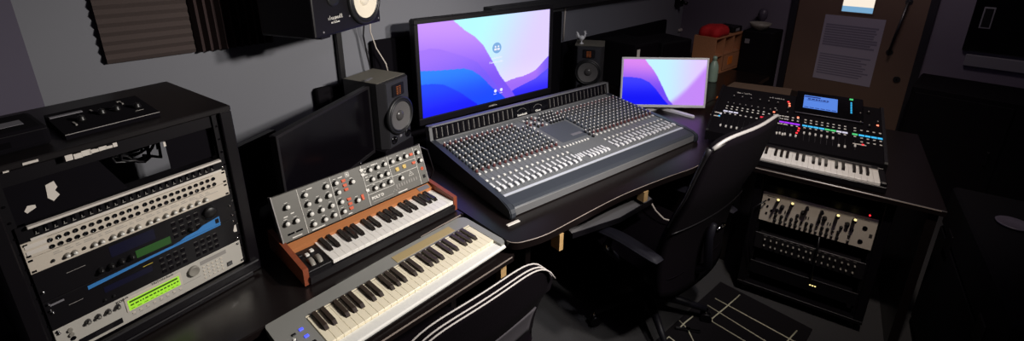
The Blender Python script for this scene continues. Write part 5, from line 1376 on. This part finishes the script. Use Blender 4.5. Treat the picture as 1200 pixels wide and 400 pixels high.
# ---------------------------------------------------------------- office chairs
def office_chair(name, label, loc, rz, zt, wtop, wbot, arms, piping, armz=.66, pipes=1, recl=.14, back0=-.24, zb=.50, curve=.07, armlen=.345, armx=.29, corner=.10):
    t = thing(name, label, 'chair', loc, rz)
    # five-star base with castors
    base = None
    b = MB(); b.lathe([(.045, .075), (.05, .10), (.035, .13), (.03, .14)], 20); base = b.obj('base_hub', 'chairplastic', t)
    for k in range(5):
        a = R(72 * k + 18)
        b = MB(); c, s = math.cos(a), math.sin(a)
        b.tube([(c * .03, s * .03, .11), (c * .16, s * .16, .10), (c * .30, s * .30, .075)], [.026, .021, .015], 8); b.obj('base_leg', 'chairplastic', t)
        b = MB(); n = Vector((-s, c, 0)); p = Vector((c * .305, s * .305, .028))
        b.cyl(p - n * .022, p - n * .006, .027, seg=18); b.cyl(p + n * .006, p + n * .022, .027, seg=18); b.mi = 1; b.cyl(p + Vector((0, 0, .0)), p + Vector((0, 0, .05)), .007, seg=8); b.obj('castor', ['black', 'chrome'], t)
    b = MB(); b.cyl((0, 0, .13), (0, 0, .26), .028, seg=18); b.mi = 1; b.cyl((0, 0, .26), (0, 0, .39), .016, seg=16); b.obj('gas_lift', ['black', 'chrome'], t)
    b = MB(); b.box(-.09, -.14, .375, .09, .12, .415, bev=.008); b.obj('tilt_mechanism', 'black', t)
    b = MB(); b.tube([(.09, -.02, .395), (.17, -.01, .40), (.23, 0, .395)], .006, 8); b.mi = 1; b.box(.215, -.012, .385, .27, .012, .405, bev=.004); b.obj('lever', ['chrome', 'black'], t, label='metal height lever')
    # seat
    def st(u, v, top):
        x = (u - .5) * 2; y = (v - .5) * 2
        q = .255 * (1 - .10 * max(0, y) ** 3); k = (1 - abs(x) ** 5 * abs(y) ** 5 * .12)
        X = x * q * (1 - .06 * abs(y) ** 6); Y = y * .25 * (1 - .08 * abs(x) ** 6)
        e = (1 - abs(x) ** 6) * (1 - abs(y) ** 6)
        z = .455 + (.045 * e ** .4 - .012 * max(0, y) ** 4 - .01 * (1 - x * x)) if top else .455 - .040 * e ** .4
        return (X, Y, z)
    b = MB(); b.shell(lambda u, v: st(u, v, True), lambda u, v: st(u, v, False), 18, 18); b.obj('seat', 'fabric', t)
    # backrest: curved shell
    def bk(u, v, off):
        x = (u - .5) * 2
        w = (wbot + (wtop - wbot) * v) / 2 * (1 + .10 * math.sin(PI * v))
        # round the top and bottom corners
        vv = v
        rise = zt - zb
        cor = corner * abs(x) ** 5
        z = zb + rise * vv - (cor * max(0, (vv - .6) / .4)) + cor * max(0, (.25 - vv) / .25)
        y = back0 - recl * (vv ** 1.3) + .035 * math.sin(PI * min(1, vv * 1.5)) + curve * (x * x) * (.6 + .4 * vv) - off
        return (x * w, y, z)
    th = .045
    b = MB(); b.shell(lambda u, v: bk(u, v, -th / 2 * (1 - .5 * abs(2 * u - 1) ** 4)), lambda u, v: bk(u, v, th / 2 * (1 - .3 * abs(2 * u - 1) ** 4)), 20, 20); b.obj('backrest', 'fabric', t)
    # edge piping along the top, and shoulder rim
    def tp(u, off, dz): p = bk(u, 1.0, off); return (p[0], p[1], p[2] + dz)
    if pipes == 1:
        b = MB()
        b.shell(lambda u, v: tp(u * 1.0, (v - .5) * .012 + .012, .006 + .003 * math.sin(PI * v)), lambda u, v: tp(u, (v - .5) * .012 + .012, -.010), 24, 4); b.obj('top_trim', 'shoulder', t, label='light grey top trim')
        s_ = []
        b = MB(); b.tube([(bk(0.0, v, .0)[0] - .003, bk(0.0, v, .0)[1], bk(0, v, 0)[2]) for v in [1, .96, .9, .8, .7, .6, .5]], [.012, .010, .008, .007, .006, .005, .004], 8); b.obj('side_trim', 'bezel', t)
        b = MB(); b.tube([Vector(bk(u, .47, .026)) for u in [k / 16 for k in range(17)]], .003, 6); b.obj('seam', 'black', t)
    else:
        for k, off in enumerate((-.012, .010, .024)):
            b = MB(); b.tube([tp(u / 24, off, .004) for u in range(25)] , .0025, 6); b.obj('piping', 'piping', t, label='pale piping along the top edge')
        b = MB(); b.shell(lambda u, v: bk(u * .34 + .60, v * .22 + .28, th / 2 + .002), lambda u, v: bk(u * .34 + .60, v * .22 + .28, th / 2 - .004), 10, 6); b.obj('mesh_panel', 'mesh', t, label='grey mesh panel')
    # back support bar
    b = MB(); b.tube([(0, -.08, .39), (0, -.24, .40), (0, -.30, .46), (0, back0 - .045, .60), (0, back0 - .06, .68)], [.022, .022, .02, .02, .012], 8); b.obj('back_support', 'chairplastic', t)
    b = MB(); b.cyl((.05, back0 - .05, .62), (.11, back0 - .05, .63), .011, seg=12); b.obj('back_knob', 'chrome', t, label='small metal knob')
    if arms:
        for sx in (-1, 1):
            x = sx * armx
            b = MB()
            def ap(u, v, top):
                a = (v - .5) * 2; c = (u - .5) * 2
                w = .036 * (1 - .25 * abs(a) ** 4)
                z = armz + .006 * math.sin(PI * v) - (.018 * max(0, a) ** 2) + ((.012 * (1 - c ** 4) * (1 - a ** 8) ** .5) if top else -.014 * (1 - c ** 4) ** .5 * (1 - a ** 8) ** .5)
                return (x + c * w, -.25 + armlen * v, z)
            b.shell(lambda u, v: ap(u, v, True), lambda u, v: ap(u, v, False), 10, 20); pad = b.obj('armrest', 'chairplastic', t)
            b = MB(); b.tube([(x * .98, .02, armz - .01), (x * 1.02, .03, armz - .10), (x * 1.0, .03, .50), (x * .80, .01, .43), (x * .4, .0, .405)], [.014, .018, .018, .015, .013], 8); b.obj('arm_support', 'chairplastic', t)
            b = MB(); b.lathe([(.020, 0), (.020, .008), (.012, .012), (0, .012)], 16, T=Matrix.Translation((x * 1.02, .03, .52)) @ Matrix.Rotation(sx * PI / 2, 4, 'Y')); b.obj('arm_bolt', 'chrome', t)
    return t
office_chair('office_chair', 'black high-backed office chair facing the mixing desk, in front of the right keyboard', (.709, 2.043, 0), R(38.4), 1.18, .53, .52, True, 1, armz=.60, recl=.16, zb=.34, armx=.31, curve=.035, corner=.035)
office_chair('office_chair', 'black office chair with striped pale piping in front of the silver keyboard', (-.265, 1.245, 0), R(43.4), .958, .57, .50, False, 1, pipes=3, recl=.06, curve=.02, zb=.50, back0=-.22)
# ---------------------------------------------------------------- floor mat
mt = thing('floor_mat', 'black rubber floor mat with pale crossing lines', 'mat', (0, 0, 0))
b = MB(); b.prism([(.62, 1.75), (1.20, 2.245), (1.52, 1.90), (1.02, 1.40)], .001, .009, axis='z'); b.obj('mat_sheet', 'mat', mt)
def ml(*pts):
    b = MB(); P = [Vector((x, y, .0095)) for x, y in pts]
    b.tube(P, .0035, 6); b.obj('mat_line', 'matline', mt, label='pale crossing line')
q = [(853, 346)]
ml((1.114, 2.111), (1.25, 1.965), (1.381, 1.824), (1.45, 1.75)); ml((1.052, 2.06), (1.243, 1.823), (1.33, 1.71)); ml((1.032, 1.945), (1.151, 1.812), (1.23, 1.71))
ml((1.261, 2.138), (1.14, 2.042), (1.037, 1.964), (1.032, 1.945)); ml((1.434, 1.888), (1.352, 1.824), (1.26, 1.74))
ml((.865, 1.952), (.889, 1.896), (.890, 1.821), (.888, 1.74)); ml((.946, 1.981), (.892, 1.94), (.842, 1.896)); ml((.74, 1.815), (.779, 1.847), (.82, 1.79))

mb2 = thing('glint_bar', 'added chrome bar standing in for a bright glint at the chair foot', 'bar', (.885, 1.885, .0140), R(-12))  # made-up bar, added only to give a bright glint here
b = MB(); b.box(-.06, -.006, 0, .06, .006, .008, bev=.002); b.cyl((0, 0, .004), (0, 0, .014), .011, seg=16); b.obj('bar', 'chrome', mb2)  # body of the added bar, there only for the glint
# ---------------------------------------------------------------- room lamps and added fill lights
def area(name, loc, target, size, power, col, shape='DISK', spread=None):
    l = bpy.data.lights.new(name, 'AREA'); l.energy = power; l.color = col; l.shape = shape; l.size = size
    if spread: l.spread = spread
    o = bpy.data.objects.new(name, l); COL.objects.link(o); o.location = loc
    d = Vector(target) - Vector(loc); o.rotation_euler = d.to_track_quat('-Z', 'Y').to_euler(); return o
def spot(name, loc, target, power, col, deg, blend, rad):
    l = bpy.data.lights.new(name, 'SPOT'); l.energy = power; l.color = col; l.spot_size = R(deg); l.spot_blend = blend; l.shadow_soft_size = rad
    o = bpy.data.objects.new(name, l); COL.objects.link(o); o.location = loc
    d = Vector(target) - Vector(loc); o.rotation_euler = d.to_track_quat('-Z', 'Y').to_euler(); return o
spot('ceiling_spot_lamp', (1.60, 1.05, 2.18), (-0.45, 1.80, 1.0), 150, (1.0, 0.94, 0.87), 92, 0.9, 0.06)
spot('ceiling_spot_lamp', (1.10, 1.00, 2.12), (-0.40, 1.80, 0.95), 110, (1.0, 0.95, 0.88), 85, 0.9, 0.06)
spot('ceiling_spot_lamp', (1.2, 1.3, 2.6), (0.45, 2.7, 0.8), 50, (0.98, 0.97, 1.0), 80, 0.9, 0.06)
spot('ceiling_spot_lamp', (1.1, 1.1, 2.6), (1.6, 2.6, 0.6), 80, (1.0, 0.88, 0.76), 65, 0.9, 0.05)
area('purple_fill_light', (1.0, 1.0, 2.7), (1.2, 2.2, 0), 1.2, 2.5, (0.8, 0.6, 1.0))  # added purple fill that lifts the blacks; stands for no real lamp
area('door_fill_light', (2.2, 2.9, 2.7), (2.9, 3.9, 1.0), 0.5, 6.5, (1.0, 0.84, 0.88))  # added fill to brighten the door wall; no known fitting there
w = bpy.data.worlds.new('dim_room'); SC.world = w; w.use_nodes = True
w.node_tree.nodes['Background'].inputs[0].default_value = rgb(60, 40, 80); w.node_tree.nodes['Background'].inputs[1].default_value = 0.02

# ---------------------------------------------------------------- camera (raised phone, about 1.88 m up, tilted 18 degrees down)
F, CY, PITCH, ROLL, HC = 555.83, 110.56, R(18.312), R(0.218), 1.88
fw = Vector((0, math.cos(PITCH), -math.sin(PITCH))); up0 = Vector((0, math.sin(PITCH), math.cos(PITCH))); rt0 = Vector((1, 0, 0))
rt_ = rt0 * math.cos(ROLL) + up0 * math.sin(ROLL); up_ = -rt0 * math.sin(ROLL) + up0 * math.cos(ROLL)
cam = bpy.data.cameras.new('camera'); co = bpy.data.objects.new('camera', cam); COL.objects.link(co)
m = Matrix((rt_, up_, -fw)).transposed().to_4x4(); m.translation = Vector((0, 0, HC)); co.matrix_world = m
cam.sensor_fit = 'HORIZONTAL'; cam.sensor_width = 36; cam.lens = 36 * F / 1200; cam.shift_y = -(200 - CY) / 1200; cam.clip_start = 0.02
SC.camera = co
SC.view_settings.view_transform = 'Standard'; SC.view_settings.look = 'None'; SC.view_settings.gamma = 1; SC.view_settings.use_curve_mapping = False
SC.view_settings.exposure = 0.0

# ---------------------------------------------------------------- square the room to the axes and seat every origin at its thing's base
bpy.context.view_layer.update()
RZ_ALL = Matrix.Rotation(-RZW, 4, 'Z')
def family(o):
    out = [o]
    for c in o.children: out += family(c)
    return out
IDN = Matrix.Identity(4)
def is_id(m): return all(abs(m[i][j] - IDN[i][j]) < 1e-7 for i in range(4) for j in range(4))
for o in [o for o in SC.objects if o.parent is None]:
    if o.type in ('MESH', 'EMPTY') and is_id(o.matrix_basis):
        fam = family(o); pts = []
        for c in fam:
            if c.type == 'MESH' and is_id(c.matrix_world):
                if c.data.users > 1: c.data = c.data.copy()
                c.data.transform(RZ_ALL); pts += [v.co.copy() for v in c.data.vertices]
            elif c is not o and c.parent is o:
                c.matrix_basis = RZ_ALL @ c.matrix_basis
        if pts:
            xs = [p.x for p in pts]; ys = [p.y for p in pts]; zs = [p.z for p in pts]
            ctr = Vector(((min(xs) + max(xs)) / 2, (min(ys) + max(ys)) / 2, min(zs)))
            o.location = ctr
            for c in fam:
                if c.type == 'MESH' and (c is o or c.parent is o) and is_id(c.matrix_basis if c is not o else IDN):
                    c.data.transform(Matrix.Translation(-ctr))
                elif c is not o and c.parent is o:
                    c.location = c.location - ctr
    else:
        o.matrix_world = RZ_ALL @ o.matrix_world
bpy.context.view_layer.update()
